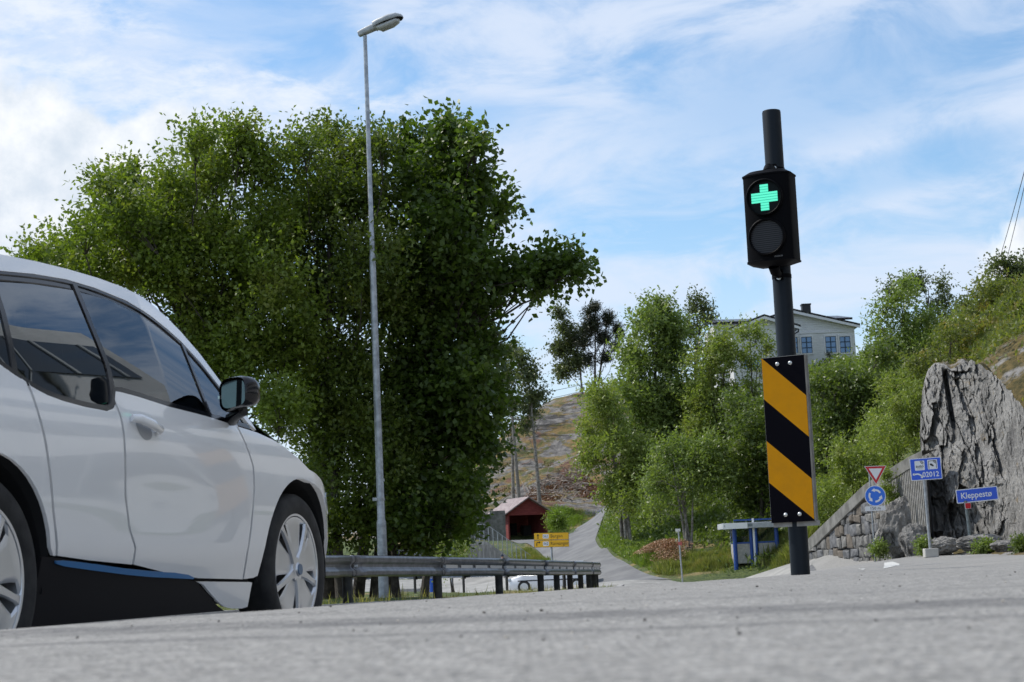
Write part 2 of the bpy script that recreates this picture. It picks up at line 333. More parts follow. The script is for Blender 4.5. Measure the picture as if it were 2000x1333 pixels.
def build_ground():
    X_, Y_, F_ = polar(-75, 75, 520, 1.0, 900, 620)
    Z_ = H(X_, Y_); ins = inside(X_, Y_, PAVED); d = pdist(X_, Y_, PAVED)
    dl = np.minimum(inpath(X_, Y_, LANE), inpath(X_, Y_, APRON)); far = ss(20, 90, Y_)
    pav = np.where(ins, d, -d); pav = np.maximum(pav, -dl)
    k = ss(-.15, .25+.3*far, pav)
    rough_ = fbm(X_*.25, Y_*.25, 0, 4)*.35*ss(60, 110, Y_)+fbm(X_*1.1, Y_*1.1, 0, 3)*.06*ss(25, 60, Y_)
    rough_ += np.abs(fbm(X_*.10+4, Y_*.10, 0, 5))*1.8*ss(148, 170, Y_)*(X_ < 30)
    Z_ = Z_+(.04+.05*fbm(X_*.8, Y_*.8))*(1-k)-(.10+.15*far)*k+rough_*(1-ss(-4, 0, pav))
    hill = (Y_ > 146) & (X_ < 24)
    hf = hill.ravel()[F_].all(1)
    cx_, cy_ = X_.ravel()[F_].mean(1), Y_.ravel()[F_].mean(1); ms_ = (cx_ > cy_*.232) & (cy_ > 30) & (cy_ < 72) & (cx_ > 11)
    me = mesh_np('ground', np.stack([X_, Y_, Z_], -1).reshape(-1, 3), F_, [M_ground, M_hill, M_moss], True, np.where(ms_, 2, hf.astype(int))); tag(link('ground', me), kind='structure')
    # ground beside and behind the camera, so the place carries on out of the frame
    X_, Y_, F_ = polar(75, 285, 120, 1.0, 900, 120); Z_ = np.where(np.hypot(X_, Y_) < 25, h_near(X_, Y_), -.35)-.12
    Z_ = np.minimum(Z_, -.12)+np.clip(X_-14, 0, 60)*.0
    me = mesh_np('surrounding_ground', np.stack([X_, Y_, Z_], -1).reshape(-1, 3), F_, [M_ground], True); tag(link('surrounding_ground', me), kind='structure')
build_ground()
def m_asph(q, b, tcn):
    v = tcn.outputs['Object']; sp = q.new('ShaderNodeSeparateXYZ'); q.l.new(v, sp.inputs[0])
    st_ = q.vor(v, 95, 'F1', 'Color'); sp2 = q.new('ShaderNodeSeparateColor'); q.l.new(st_, sp2.inputs[0])
    g = q.mix(sp2.outputs[0], (.12, .117, .11), (.42, .408, .385)); big = q.noise(v, .55, 6, .6)
    g = q.mix(q.ramp(big, .3, .7), q.mix(.36, g, (.205, .20, .192)), q.mix(.28, g, (.34, .328, .31)))
    g = q.mix(q.m('MULTIPLY', q.ramp(q.vor(v, 14, 'F1'), .10, .03), .6), g, (.42, .38, .33))
    g = q.mix(q.m('MULTIPLY', q.ramp(q.vor(q.map(v, loc=(2.3, 7, 0)), 9, 'F1'), .08, .03), .8), g, (.06, .055, .05))
    g = q.mix(q.m('MULTIPLY', q.ramp(q.noise(v, 60, 5, .7), .46, .66), .38), g, (.10, .10, .10)); g = q.mix(q.m('MULTIPLY', q.ramp(q.noise(q.map(v, loc=(9, 4, 0)), 45, 5, .7), .52, .68), .32), g, (.40, .39, .37))
    # darker uneven bands across the near asphalt
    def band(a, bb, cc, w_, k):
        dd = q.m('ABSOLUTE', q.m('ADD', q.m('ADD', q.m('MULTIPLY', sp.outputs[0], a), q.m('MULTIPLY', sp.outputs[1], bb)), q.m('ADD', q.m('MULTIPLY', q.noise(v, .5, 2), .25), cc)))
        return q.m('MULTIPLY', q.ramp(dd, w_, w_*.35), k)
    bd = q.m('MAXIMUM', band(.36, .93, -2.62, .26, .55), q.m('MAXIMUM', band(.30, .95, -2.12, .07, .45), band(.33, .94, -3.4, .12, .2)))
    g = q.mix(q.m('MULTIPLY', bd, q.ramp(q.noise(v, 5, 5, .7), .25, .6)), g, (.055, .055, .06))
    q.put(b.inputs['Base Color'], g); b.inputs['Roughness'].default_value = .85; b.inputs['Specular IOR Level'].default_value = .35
    q.put(b.inputs['Normal'], q.bump(q.m('ADD', q.vor(v, 95, 'F1'), q.m('MULTIPLY', q.noise(v, 30, 3), 1.0)), .9, .0055))
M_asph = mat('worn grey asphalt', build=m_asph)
M_pale = mat('worn asphalt with painted sky sheen', build=worn((.24, .235, .222), (.35, .34, .32), .9, .9, .3, 6, fine=20, bdist=.01))  # sky sheen of the far asphalt is put into this paler colour
M_lane = mat('lane asphalt', build=worn((.13, .13, .135), (.19, .19, .19), .8, .9, .3, 6, fine=14, bdist=.02))
def build_road():
    X_, Y_, F_ = polar(-80, 80, 700, .45, 115, 620)
    F_ = F_[inside(X_.ravel()[F_].mean(1), Y_.ravel()[F_].mean(1), PAVED)]
    Z_ = H(X_, Y_)+.004*fbm(X_*1.5, Y_*1.5, 0, 3)*(1-ss(8, 20, Y_))
    v = np.stack([X_, Y_, Z_], -1).reshape(-1, 3); u, inv = np.unique(F_, return_inverse=True)
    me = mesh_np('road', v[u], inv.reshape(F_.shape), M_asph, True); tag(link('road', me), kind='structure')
    # road behind the camera
    X_, Y_, F_ = polar(80, 280, 80, .45, 30, 60); X_ = X_; F_ = F_[np.abs(X_.ravel()[F_].mean(1)) < 13]
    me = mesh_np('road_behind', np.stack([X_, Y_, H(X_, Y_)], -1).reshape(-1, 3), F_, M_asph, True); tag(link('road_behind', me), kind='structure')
    X_, Y_, F_ = polar(0, 360, 24, .02, .47, 6)
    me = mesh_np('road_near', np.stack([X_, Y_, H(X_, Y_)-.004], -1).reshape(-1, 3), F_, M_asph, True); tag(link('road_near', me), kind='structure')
build_road()
def sheet(name, poly, lift, m_, step=.8, kind='structure'):
    a = np.array(poly); x0, y0 = a.min(0); x1, y1 = a.max(0); nx, ny = int((x1-x0)/step)+2, int((y1-y0)/step)+2
    e_ = []
    pts = []
    for i in range(len(poly)):
        p0, p1 = a[i], a[(i+1) % len(a)]; n = max(1, int(np.hypot(*(p1-p0))/step)); pts += [tuple(p0+(p1-p0)*k/n) for k in range(n)]
    nb = len(pts); gx, gy = np.meshgrid(np.linspace(x0, x1, nx), np.linspace(y0, y1, ny)); gx = gx.ravel(); gy = gy.ravel()
    k = inside(gx, gy, poly) & (pdist(gx, gy, poly) > step*.4); pts += list(zip(gx[k], gy[k]))
    r_ = geometry.delaunay_2d_cdt([Vector(q) for q in pts], [], [list(range(nb))], 1, 1e-5)
    xy = np.array([tuple(q) for q in r_[0]]); v = np.column_stack([xy, H(xy[:, 0], xy[:, 1])+lift])
    me = mesh_np(name, v, np.array(r_[2]), m_, True); return tag(link(name, me), kind=kind)
tip = [tuple(hit(*q)[:2]) for q in ((1190, 1151), (1300, 1145), (1420, 1137), (1500, 1127), (1560, 1118), (1600, 1109), (1642, 1101))]
LOW = [(2.4, 53.5), (0, 57.3), (-2.6, 60.3), (-8, 64.3), (-30, 70.3), (-59, 74.3), (-59, 120.5), (-5, 119.5), (.4, 118.5), (.6, 107), (1.0, 101), (2.6, 96), (3.8, 91), (4.5, 86), (4.8, 83), (7.0, 76.2), (9.6, 79.6), (12.1, 78.5), (11.2, 67)]
lowpoly = [(3.0, 52)]+[(x_, min(y_, 60)) for x_, y_ in tip[1:]]
sheet('lower_road', [(2.95, 51.5), (5.0, 53), (7.2, 56), (9.0, 60), (10.4, 64.5), (11.1, 66.6)]+LOW[::-1][0:], .02, M_pale, 1.5)
def strip(name, path, lift, m_):
    G = []; pth = np.array(path); 
    t_ = np.linspace(0, len(pth)-1, len(pth)*6); X_ = np.interp(t_, range(len(pth)), pth[:, 0]); Y_ = np.interp(t_, range(len(pth)), pth[:, 1]); W_ = np.interp(t_, range(len(pth)), pth[:, 2])
    kk = np.ones(7)/7; X_ = np.convolve(np.pad(X_, 3, 'edge'), kk, 'valid'); Y_ = np.convolve(np.pad(Y_, 3, 'edge'), kk, 'valid')
    dx, dy = np.gradient(X_), np.gradient(Y_); n = np.hypot(dx, dy); nx_, ny_ = dy/n, -dx/n
    U_ = np.linspace(-.5, .5, 9); GX = X_[:, None]+nx_[:, None]*W_[:, None]*U_; GY = Y_[:, None]+ny_[:, None]*W_[:, None]*U_
    nr = 9; i = np.arange(len(t_)-1)[:, None]*nr+np.arange(nr-1)[None, :]; F_ = np.stack([i, i+1, i+nr+1, i+nr], -1).reshape(-1, 4)[:, ::-1]
    v = np.stack([GX, GY, H(GX, GY)+lift], -1).reshape(-1, 3); return tag(link(name, mesh_np(name, v, F_, m_, True)), kind='structure')
strip('garage_lane', LANE, .04, M_lane); strip('garage_apron', APRON, .03, M_lane)
# paint and patches on the asphalt
M_white = mat('road paint', build=worn((.62, .62, .59), (.42, .41, .39), 5, .7, .1))
def decal(name, pxs, lift, m_, label=None):
    return sheet(name, [tuple(hit(*q)[:2]) for q in pxs], lift, m_, .4)
decal('road_marking', ((1726, 1112), (1727, 1101), (1742, 1098), (1757, 1102), (1752, 1106)), .006, M_white)
decal('road_marking', ((1676, 1113), (1678, 1110), (1690, 1112), (1686, 1114)), .006, M_white)
M_patch = mat('fresh asphalt patch', build=worn((.10, .10, .105), (.16, .16, .16), 2, .9, .2))
sheet('asphalt_patch', [(4.2, 56), (7.5, 54.5), (10.3, 62), (10.5, 64.5), (7, 60.5)], .035, M_patch)
M_pav = mat('pavement slabs', build=worn((.42, .41, .38), (.56, .54, .50), 1.3, .9, .2))
def kerb(name, pts, w_, h_, m_, side=1):
    mb = MB(); n = len(pts); a = np.array(pts, float); d = np.gradient(a, axis=0); d /= np.linalg.norm(d, axis=1)[:, None]; nn = np.stack([d[:, 1], -d[:, 0]], -1)*side
    G = [[], [], [], []]
    for p_, q in zip(a, nn):
        o_ = p_+q*w_; z_ = HZ(*p_); G[0].append((p_[0], p_[1], z_-.1)); G[1].append((p_[0], p_[1], z_+h_)); G[2].append((o_[0], o_[1], z_+h_)); G[3].append((o_[0], o_[1], z_-.1))
    mb.grid([list(r_) for r_ in zip(*G)]); mb.f += [(0, 1, 2, 3), tuple(len(mb.v)-4+i for i in (3, 2, 1, 0))]; mb.mi += [0, 0]; return tag(mb.build(name, m_), kind='structure')
kerb('kerb', [(-9.5, 2), (-7.6, 8), (-6.5, 11.5), (-5.4, 15), (-3.7, 20), (-1.9, 25.5), (-.75, 29), (.25, 32.4), (1.05, 36.5), (1.8, 41), (2.4, 46), (2.85, 50), (2.5, 52.4), (0, 56.7)], .14, .10, mat('granite kerb', build=worn((.28, .27, .26), (.42, .41, .39), 8, .85)), -1)
# loose grit
def grit():
    rs = np.random.RandomState(3); mb = MB()
    for i in range(300):
        big = i < 26
        if big: px, py = rs.uniform(0, 2000), None; Y_ = rs.uniform(2.2, 7)
        else: px, Y_ = rs.uniform(-100, 2100), rs.uniform(1.6, 12)
        x_ = (px-1000)/3450*Y_; s_ = rs.uniform(.0013, .003)*(1.6 if big else 1)
        z_ = HZ(x_, Y_); c_ = np.array([x_, Y_, z_+s_*.4]); q = rs.uniform(.6, 1.2, (6, 1))*np.array([(1, 0, 0), (0, 1, 0), (-1, 0, 0), (0, -1, 0), (0, 0, .7), (0, 0, -.7)])*s_
        mb.add(c_+q, [(0, 1, 4), (1, 2, 4), (2, 3, 4), (3, 0, 4), (1, 0, 5), (2, 1, 5), (3, 2, 5), (0, 3, 5)], int(rs.rand() < .12))
    o = mb.build('loose_gravel', [mat('dark grit', (.05, .045, .04), .9), mat('light grit', (.5, .45, .38), .8)], norm=False); tag(o, 'loose dark grit scattered over the near asphalt', 'gravel', kind='stuff')
grit()
# ================================================================ WHITE CAR
TH = radians(15.3)
_H = np.array([sin(TH), cos(TH), 0]); _L = np.array([-cos(TH), sin(TH), 0])
_O = P(578, 1113, 8.06)+.845*_L-np.array([0, 0, .35])
M_paint = mat('white car paint', (.86, .865, .87), .2, 0, .5, coat=1.)
M_black = mat('gloss black trim', (.006, .006, .008), .15, 0, .4, coat=.15)
M_rubber = mat('tyre rubber', build=worn((.012, .012, .013), (.03, .03, .03), 12, .8, .15))
M_dark = mat('matt black plastic', (.010, .0095, .012), .55, spec=.15)
M_void = mat('wheel arch liner', (.008, .008, .009), .9)
M_alu = mat('silver wheel', (.66, .67, .69), .28, .75)
M_blue = mat('blue sill strip', (.01, .16, .42), .3, 0, .5, coat=.5)
M_chrome = mat('bright metal', (.75, .76, .78), .18, 1.)
M_galv = mat('galvanised steel', build=worn((.28, .30, .32), (.46, .48, .50), 9, .45, .1, metal=.6))
def m_glass(tint, name, k=1.35):
    m_ = bpy.data.materials.new(name); m_.use_nodes = True; q = NT(m_.node_tree); q.n.clear(); o = q.new('ShaderNodeOutputMaterial')
    tr = q.new('ShaderNodeBsdfTransparent'); tr.inputs[0].default_value = (*tint, 1)
    gl = q.new('ShaderNodeBsdfGlossy'); gl.inputs['Roughness'].default_value = .01; gl.inputs[0].default_value = (.9, .95, 1, 1)
    fr = q.new('ShaderNodeFresnel'); fr.inputs[0].default_value = 1.55; ms = q.new('ShaderNodeMixShader')
    q.put(ms.inputs[0], q.m('MULTIPLY', fr.outputs[0], k, clamp=True)); q.l.new(tr.outputs[0], ms.inputs[1]); q.l.new(gl.outputs[0], ms.inputs[2]); q.l.new(ms.outputs[0], o.inputs[0]); return m_
M_glass = m_glass((.72, .80, .80), 'tinted side glass', 1.35); M_glassd = m_glass((.12, .15, .16), 'dark tinted glass', 1.8)
_FZ = np.array([[.05, .885], [.2, .915], [.33, .945], [.42, .975], [.46, .984], [.6, .997], [.72, 1.], [.82, .997], [.9, .988], [.96, .972], [1.02, .948], [1.1, .918], [1.25, .868], [1.4, .802], [1.5, .735], [1.6, .64]])
_zz = np.linspace(.05, 1.6, 320); _ff = np.interp(_zz, _FZ[:, 0], _FZ[:, 1]); _ff = np.where(_zz > .98, .962-.30*(_zz-.98)-.16*(_zz-.98)**2, _ff); _kk = np.hanning(31); _kk /= _kk.sum()
_ff = np.convolve(np.pad(_ff, 15, 'reflect', reflect_type='odd'), _kk, 'valid')
def csurf(s, z, side=-1):
    s = np.asarray(s, float); z = np.asarray(z, float); s, z = np.broadcast_arrays(s, z)
    W0 = .885; x0 = .10; a = .66; n = 3.0
    ph = np.clip((s-x0)/1.5, 0, 1)*pi/2; fx = x0+a*np.sin(ph)**(2/n)*np.where(ph > 0, 1, 0)
    lo_ = x0+(s-x0)  # straight part
    # keep the step continuous: parametrise by angle only past x0
    ph = np.clip((s-x0)/1.5, 1e-6, 1)*pi/2; e_ = 2/n
    fx = x0+a*np.sin(ph)**e_; fw = W0*np.maximum(np.cos(ph), 1e-5)**e_
    x = np.where(s > x0, fx, s); w_ = np.where(s > x0, fw, W0)
    w_ = w_-.05*np.clip((-2.2-s)/1.1, 0, 1)**2
    # lower door scallop and a swelling over the arches
    w_ = w_-.012*np.exp(-((z-.62)/.16)**2)*np.exp(-((s+1.35)/.6)**2)
    k = np.clip((x-.25)/.51, 0, 1); x = x-k*(.26*np.clip((z-.50)/.35, 0, 1)**1.3+.06*np.clip((.35-z)/.25, 0, 1))
    # the cabin narrows to the front and the rear above the waist
    up = np.clip((z-.97)/.5, 0, 1)
    w_ = w_*np.interp(z, _zz, _ff)-up*.05*np.clip((s+1.2)/.6, 0, 1)
    return np.stack([x, side*w_, z], -1)
def cnorm(s, z, side=-1):
    e_ = .004; a = csurf(s+e_, z, side)-csurf(s-e_, z, side); b = csurf(s, z+e_, side)-csurf(s, z-e_, side); n = np.cross(a, b)*(1 if side < 0 else -1)
    return n/np.maximum(np.linalg.norm(n, axis=-1, keepdims=True), 1e-9)
def chaikin(p_, k=2, closed=True):
    p_ = [np.array(q, float) for q in p_]
    for _ in range(k):
        r_ = []; n = len(p_)
        for i in range(n if closed else n-1):
            a, b = p_[i], p_[(i+1) % n]; r_ += [a*.75+b*.25, a*.25+b*.75]
        p_ = r_ if closed else [p_[0]]+r_+[p_[-1]]
    return p_
def panel(name, poly, off, m_, parent, side=-1, step=.035, thick=.014, smooth=0):
    if smooth: poly = chaikin(poly, smooth)
    a = np.array(poly, float)
    if ((a[:, 0]*np.roll(a[:, 1], -1)-np.roll(a[:, 0], -1)*a[:, 1]).sum()) < 0: a = a[::-1]
    pts = []
    for i in range(len(a)):
        p0, p1 = a[i], a[(i+1) % len(a)]; n = max(1, int(round(np.hypot(*(p1-p0))/step))); pts += [tuple(p0+(p1-p0)*k/n) for k in range(n)]
    nb = len(pts); (x0, y0), (x1, y1) = a.min(0), a.max(0)
    gx, gy = np.meshgrid(np.arange(x0+step/2, x1, step), np.arange(y0+step/2, y1, step)); gx = gx.ravel(); gy = gy.ravel()
    pl = [tuple(q) for q in a]; k = inside(gx, gy, pl); gx, gy = gx[k], gy[k]; k = pdist(gx, gy, pl) > step*.45; pts += list(zip(gx[k], gy[k]))
    r_ = geometry.delaunay_2d_cdt([Vector(q) for q in pts], [], [list(range(nb))], 1, 1e-6)
    sz = np.array([tuple(q) for q in r_[0]]); tr = np.array(r_[2]); s_, z_ = sz[:, 0], sz[:, 1]
    p0 = csurf(s_, z_, side); nn = cnorm(s_, z_, side); top = p0+nn*off
    if side > 0: tr = tr[:, ::-1]
    # make sure faces look outward
    f0 = tr[0]; fn = np.cross(top[f0[1]]-top[f0[0]], top[f0[2]]-top[f0[0]])
    if (fn*nn[f0[0]]).sum() < 0: tr = tr[:, ::-1]
    from collections import Counter
    ed = Counter(); di = {}
    for t3 in tr:
        for i in range(3):
            e_ = (int(t3[i]), int(t3[(i+1) % 3])); ed[tuple(sorted(e_))] += 1; di[tuple(sorted(e_))] = e_
    be = [di[e_] for e_, c_ in ed.items() if c_ == 1]; n0 = len(top); bi = sorted({i for e_ in be for i in e_}); m1 = {b: n0+i for i, b in enumerate(bi)}; m2 = {b: n0+len(bi)+i for i, b in enumerate(bi)}
    v = np.concatenate([top, top[bi], (p0+nn*(off-thick))[bi]]); fs = [tuple(q) for q in tr]+[(m1[b], m1[a_], m2[a_], m2[b]) for a_, b in be]
    me = bpy.data.meshes.new(name); me.from_pydata(v.tolist(), [], [tuple(int(i) for i in q) for q in fs]); me.materials.append(m_)
    me.polygons.foreach_set('use_smooth', [True]*len(me.polygons))
    nb_ = np.concatenate([nn, nn[bi], nn[bi]]); me.normals_split_custom_set_from_vertices(nb_.tolist())
    return link(name, me, parent)
def strip_on(name, path, wd, off, m_, parent, side=-1, thick=.01):
    a = np.array(path, float); d = np.gradient(a, axis=0); d /= np.linalg.norm(d, axis=1)[:, None]; n = np.stack([-d[:, 1], d[:, 0]], -1)
    w_ = np.asarray(wd)*np.ones(len(a)); poly = list(a+n*w_[:, None]/2)+list((a-n*w_[:, None]/2)[::-1])
    return panel(name, poly, off, m_, parent, side, .03, thick)
ZT = [(-3.22, 1.10), (-3.12, 1.22), (-2.95, 1.34), (-2.65, 1.42), (-2.4, 1.452), (-2.15, 1.468), (-1.94, 1.48), (-1.72, 1.486), (-1.49, 1.486), (-1.31, 1.478), (-1.15, 1.46), (-1.04, 1.435), (-.95, 1.402), (-.85, 1.352), (-.73, 1.268), (-.64, 1.175), (-.55, 1.08), (-.46, .99)]
FT = [(-3.10, 1.06), (-2.92, 1.24), (-2.65, 1.345), (-2.4, 1.385), (-2.21, 1.402), (-1.99, 1.425), (-1.76, 1.44), (-1.54, 1.438), (-1.31, 1.42), (-1.11, 1.378), (-1.0, 1.345), (-.89, 1.303), (-.77, 1.23), (-.66, 1.135), (-.57, 1.045), (-.50, .98)]
BELT = [(-.50, .965), (-.64, .975), (-.93, .995), (-1.24, 1.008), (-1.48, 1.028), (-1.66, 1.038), (-1.685, 1.0), (-1.71, .965), (-1.77, .952), (-1.92, .955), (-2.07, .965), (-2.17, .978), (-2.26, 1.0), (-2.34, 1.03), (-2.42, 1.06), (-2.70, 1.10), (-3.0, 1.12)]
SEAMR = [(-2.28, 1.01), (-2.26, .91), (-2.23, .81), (-2.2, .685), (-2.175, .57), (-2.14, .465), (-2.13, .425)]
SEAMM = [(-1.69, .99), (-1.672, .93), (-1.67, .83), (-1.66, .64), (-1.62, .515), (-1.57, .45), (-1.57, .39)]
SEAMF = [(-.64, .97), (-.585, .885), (-.53, .795), (-.525, .7), (-.54, .61), (-.57, .43), (-.555, .318)]
def arc(cx, cz, r_, a0, a1, n=22): return [(cx+r_*cos(radians(a)), cz+r_*sin(radians(a))) for a in np.linspace(a0, a1, n)]
def sh(path, d): return [(a+d, b) for a, b in path]
def build_wheel(parent, at, side, steer=0):
    e = bpy.data.objects.new('wheel', None); COL.objects.link(e); e.parent = parent; e.location = at; e.empty_display_size = .1
    Mx = Matrix.Rotation(steer, 4, 'Z') @ (Matrix.Rotation(radians(90), 4, 'X') if side < 0 else Matrix.Rotation(radians(-90), 4, 'X'))
    ty = MB(); R_ = .345
    ty.lathe([(.247, .002), (.262, .012), (.30, .016), (.328, .008), (.342, -.008), (R_, -.03), (R_, -.12), (.342, -.143), (.325, -.158), (.26, -.16), (.245, -.15)], 72, Mx, close=True)
    ty.build('tyre', M_rubber, e, smooth=True, angle=50)
    rm = MB()
    # barrel, lip and a spoked disc: broad blades between five openings, each split by a narrow spoke
    rm.lathe([(.236, -.13), (.236, -.012), (.243, .004), (.252, .006), (.252, -.004), (.242, -.014), (.24, -.13)], 72, Mx, close=True)
    op = .25
    for k in range(5):
        c0 = radians(72*k+56); c1 = c0+radians(72)
        def blade(r_, a, h): return Mx @ Vector((r_*cos(a), r_*sin(a), h))
        G = []
        for r_, h in ((.06, -.006), (.10, -.004), (.14, -.004), (.19, -.006), (.222, -.008), (.238, -.004)):
            wd = radians(36)-op*np.clip((r_-.055)/.10, 0, 1)**.8*(1 if r_ < .232 else .25)*.95
            m_ = (c0+c1)/2; G.append([blade(r_, m_+wd*t_, h+(.006*(abs(t_) < .99))) for t_ in np.linspace(-1, 1, 13)])
        rm.grid(G)
        G = []
        for r_, w_, h in ((.03, .03, .010), (.10, .019, .012), (.16, .015, .010), (.215, .014, .006), (.243, .022, .002)):
            G.append([Mx @ Vector((r_*cos(c0)-t_*w_*sin(c0), r_*sin(c0)+t_*w_*cos(c0), h-.012*(abs(t_) > .8))) for t_ in (-1, -.7, 0, .7, 1)])
        rm.grid(G)
    rm.lathe([(.0, .02), (.028, .019), (.032, .012), (.055, .008), (.062, -.02)], 32, Mx)
    rm.build('rim', M_alu, e, smooth=True, angle=30)
    hb = MB(); hb.lathe([(0, .024), (.024, .024), (.026, .018)], 24, Mx); hb.build('hub_cap', mat('hub cap blue grey', (.10, .16, .25), .3), e, smooth=True)
    bk = MB(); bk.lathe([(0, -.05), (.15, -.05), (.15, -.075), (0, -.075)], 40, Mx); bk.lathe([(.0, -.10), (.238, -.10)], 40, Mx); bk.build('brake_disc', mat('brake disc', (.10, .095, .09), .45, .7), e)
    return e
def build_car():
    car = thing('parked_car', 'large white electric hatchback with black roof on the near road', 'car', tuple(_O), 0)
    car.rotation_euler = (0, 0, pi/2-TH)
    for sd in (-1, 1):
        arcF = arc(0, .355, .405, 174, 6); arcR = arc(-2.57, .355, .405, 6, 174)
        # skin
        fr = [(a, b) for a, b in ZT]; panel('roof_rail', fr+[(-.44, .955)]+FT[::-1]+[(-3.16, 1.0)], 0, M_paint, car, sd)
        d = panel('front_door', [(-.652, .962), (-.93, .985), (-1.24, .998), (-1.48, 1.018), (-1.655, 1.027)]+sh(SEAMM, .008)+[(-1.3, .358), (-.99, .330)]+sh(SEAMF, -.008)[::-1], 0, M_paint, car, sd)
        h0 = csurf(-1.51, .90, sd); n0 = cnorm(-1.51, .90, sd)
        hb = MB(); pts = [csurf(-1.61, .925, sd)+n0*.012, csurf(-1.585, .92, sd)+n0*.03, csurf(-1.50, .903, sd)+n0*.034, csurf(-1.43, .889, sd)+n0*.028, csurf(-1.405, .884, sd)+n0*.008]
        hb.tube(pts, [.014, .018, .019, .017, .013], 12, flat=1.0); hb.build('door_handle', M_paint, d, smooth=True)
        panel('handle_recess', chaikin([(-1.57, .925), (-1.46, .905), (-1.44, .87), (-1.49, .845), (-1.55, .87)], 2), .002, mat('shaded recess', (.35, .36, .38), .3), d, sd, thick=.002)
        panel('rear_door', sh(SEAMM, -.008)[::-1]+[(-1.715, .955), (-1.77, .942), (-1.92, .945), (-2.07, .955), (-2.17, .968), (-2.265, .995)]+sh(SEAMR, .008)+[(-1.9, .408)], 0, M_paint, car, sd)
        panel('rear_quarter_panel', [(-2.15, .425)]+sh(SEAMR, -.008)[::-1]+[(-2.34, 1.02), (-2.42, 1.05), (-2.70, 1.09), (-3.0, 1.11), (-3.12, 1.05), (-3.2, .99), (-3.24, .8), (-3.22, .5), (-3.1, .30), (-2.99, .30)]+[(a, b) for a, b in arcR[::-1] if b > .41 or a < -2.9], 0, M_paint, car, sd)
        fd = [(-.64, .955), (-.61, .958), (-.44, .945), (-.28, .922), (-.18, .900), (0, .845), (.2, .765), (.45, .68), (.8, .61), (1.2, .58), (1.6, .57), (1.6, .20), (1.2, .20), (.8, .20), (.5, .20), (.42, .22)]
        panel('front_wing', sh(SEAMF, .008)[::-1]+fd+[(a, b) for a, b in arc(0, .355, .405, -12, 173, 30)]+[(-.41, .33), (-.45, .322)], 0, M_paint, car, sd, thick=.03)
        panel('lower_wing', [(-.985, .315), (-.455, .302), (-.462, .20), (-.52, .195), (-.62, .198), (-.70, .208), (-.78, .235), (-.86, .27), (-.93, .302)], 0, M_paint, car, sd)
        panel('sill', [(-2.215, .42), (-2.13, .418), (-1.6, .372), (-1.3, .346), (-.99, .315), (-.86, .258), (-.76, .215), (-.68, .19), (-.6, .19), (-2.2, .19)], -.006, M_dark, car, sd)
        panel('sill_strip', chaikin([(-2.13, .412), (-1.9, .398), (-1.5, .366), (-1.12, .352), (-1.0, .326), (-1.15, .332), (-1.5, .346), (-1.9, .376), (-2.12, .394)], 1), .002, M_blue, car, sd)
        # arch lips
        for nm, cx in (('front', 0), ('rear', -2.57)):
            MBx = MB(); a_ = np.radians(np.linspace(-8, 188, 40)); G = []
            for r_, yy in ((.41, None), (.40, -.03), (.395, -.30)):
                row = []
                for q in a_:
                    xx, zq = cx+r_*cos(q), .355+r_*sin(q); b = csurf(xx, zq, sd); 
                    row.append((xx, (b[1]*.985 if yy is None else sd*(.86+yy)), zq))
                G.append(row)
            MBx.grid(G); MBx.build('arch_liner', M_void, car)
        # glass and its frames
        panel('side_window', [(-1.685, 1.405), (-1.45, 1.405), (-1.23, 1.375), (-1.07, 1.335), (-.905, 1.283), (-.885, 1.085), (-.87, 1.0), (-1.24, 1.018), (-1.48, 1.038), (-1.64, 1.045), (-1.65, 1.15)], -.006, M_glass, car, sd, thick=.004)
        panel('quarter_window', [(-.885, 1.27), (-.78, 1.20), (-.67, 1.10), (-.555, .985), (-.86, 1.0), (-.865, 1.085)], -.006, M_glass, car, sd, thick=.004)
        panel('side_window', [(-2.285, 1.355), (-2.02, 1.385), (-1.725, 1.405), (-1.69, 1.245), (-1.672, 1.15), (-1.685, 1.06), (-1.70, 1.01), (-1.735, .978), (-1.80, .965), (-1.92, .968), (-2.07, .978), (-2.17, .992), (-2.25, 1.015), (-2.315, 1.04)], -.006, M_glassd, car, sd, thick=.004)
        panel('quarter_window', [(-2.31, 1.35), (-2.6, 1.31), (-2.9, 1.18), (-2.95, 1.14), (-2.70, 1.115), (-2.43, 1.075), (-2.335, 1.045)], -.006, M_glassd, car, sd, thick=.004)
        strip_on('window_frame', chaikin(FT[:-1], 2, False), .022, -.002, M_black, car, sd)
        strip_on('window_frame', [(a, b-.014) for a, b in chaikin(FT[1:-2], 2, False)], .03, -.008, M_black, car, sd)
        strip_on('window_frame', chaikin([(-1.70, 1.43), (-1.69, 1.32), (-1.67, 1.2), (-1.655, 1.12), (-1.665, 1.06), (-1.685, 1.0), (-1.71, .965)], 2, False), .032, -.001, M_black, car, sd)
        strip_on('window_frame', [(-.885, 1.30), (-.88, 1.19), (-.872, 1.09), (-.862, .99)], .022, -.001, M_black, car, sd)
        strip_on('window_frame', [(-2.30, 1.39), (-2.30, 1.25), (-2.315, 1.13), (-2.335, 1.03)], .03, -.001, M_black, car, sd)
        strip_on('window_frame', chaikin(BELT, 2, False), .02, .0, M_black, car, sd)
        # door mirror
        if True:
            y = lambda v_: sd*v_
            mh = MB(); G = []
            for t_, k in ((0, .35), (.02, .8), (.05, .97), (.09, 1.0), (.105, .93)):
                row = []
                for a in np.linspace(0, 2*pi, 25):
                    cx_ = np.sign(cos(a))*abs(cos(a))**.55*.098*k; cz_ = np.sign(sin(a))*abs(sin(a))**.6*.073*k
                    if cx_ < 0 and cz_ < 0: cz_ *= .8
                    row.append((.06-t_, cx_, cz_))
                G.append(row)
            Mm = Matrix.Translation((-.80, y(.955), 1.075)) @ Matrix.Rotation(sd*radians(30), 4, 'Z') @ Matrix.Diagonal((1, -sd, 1, 1))
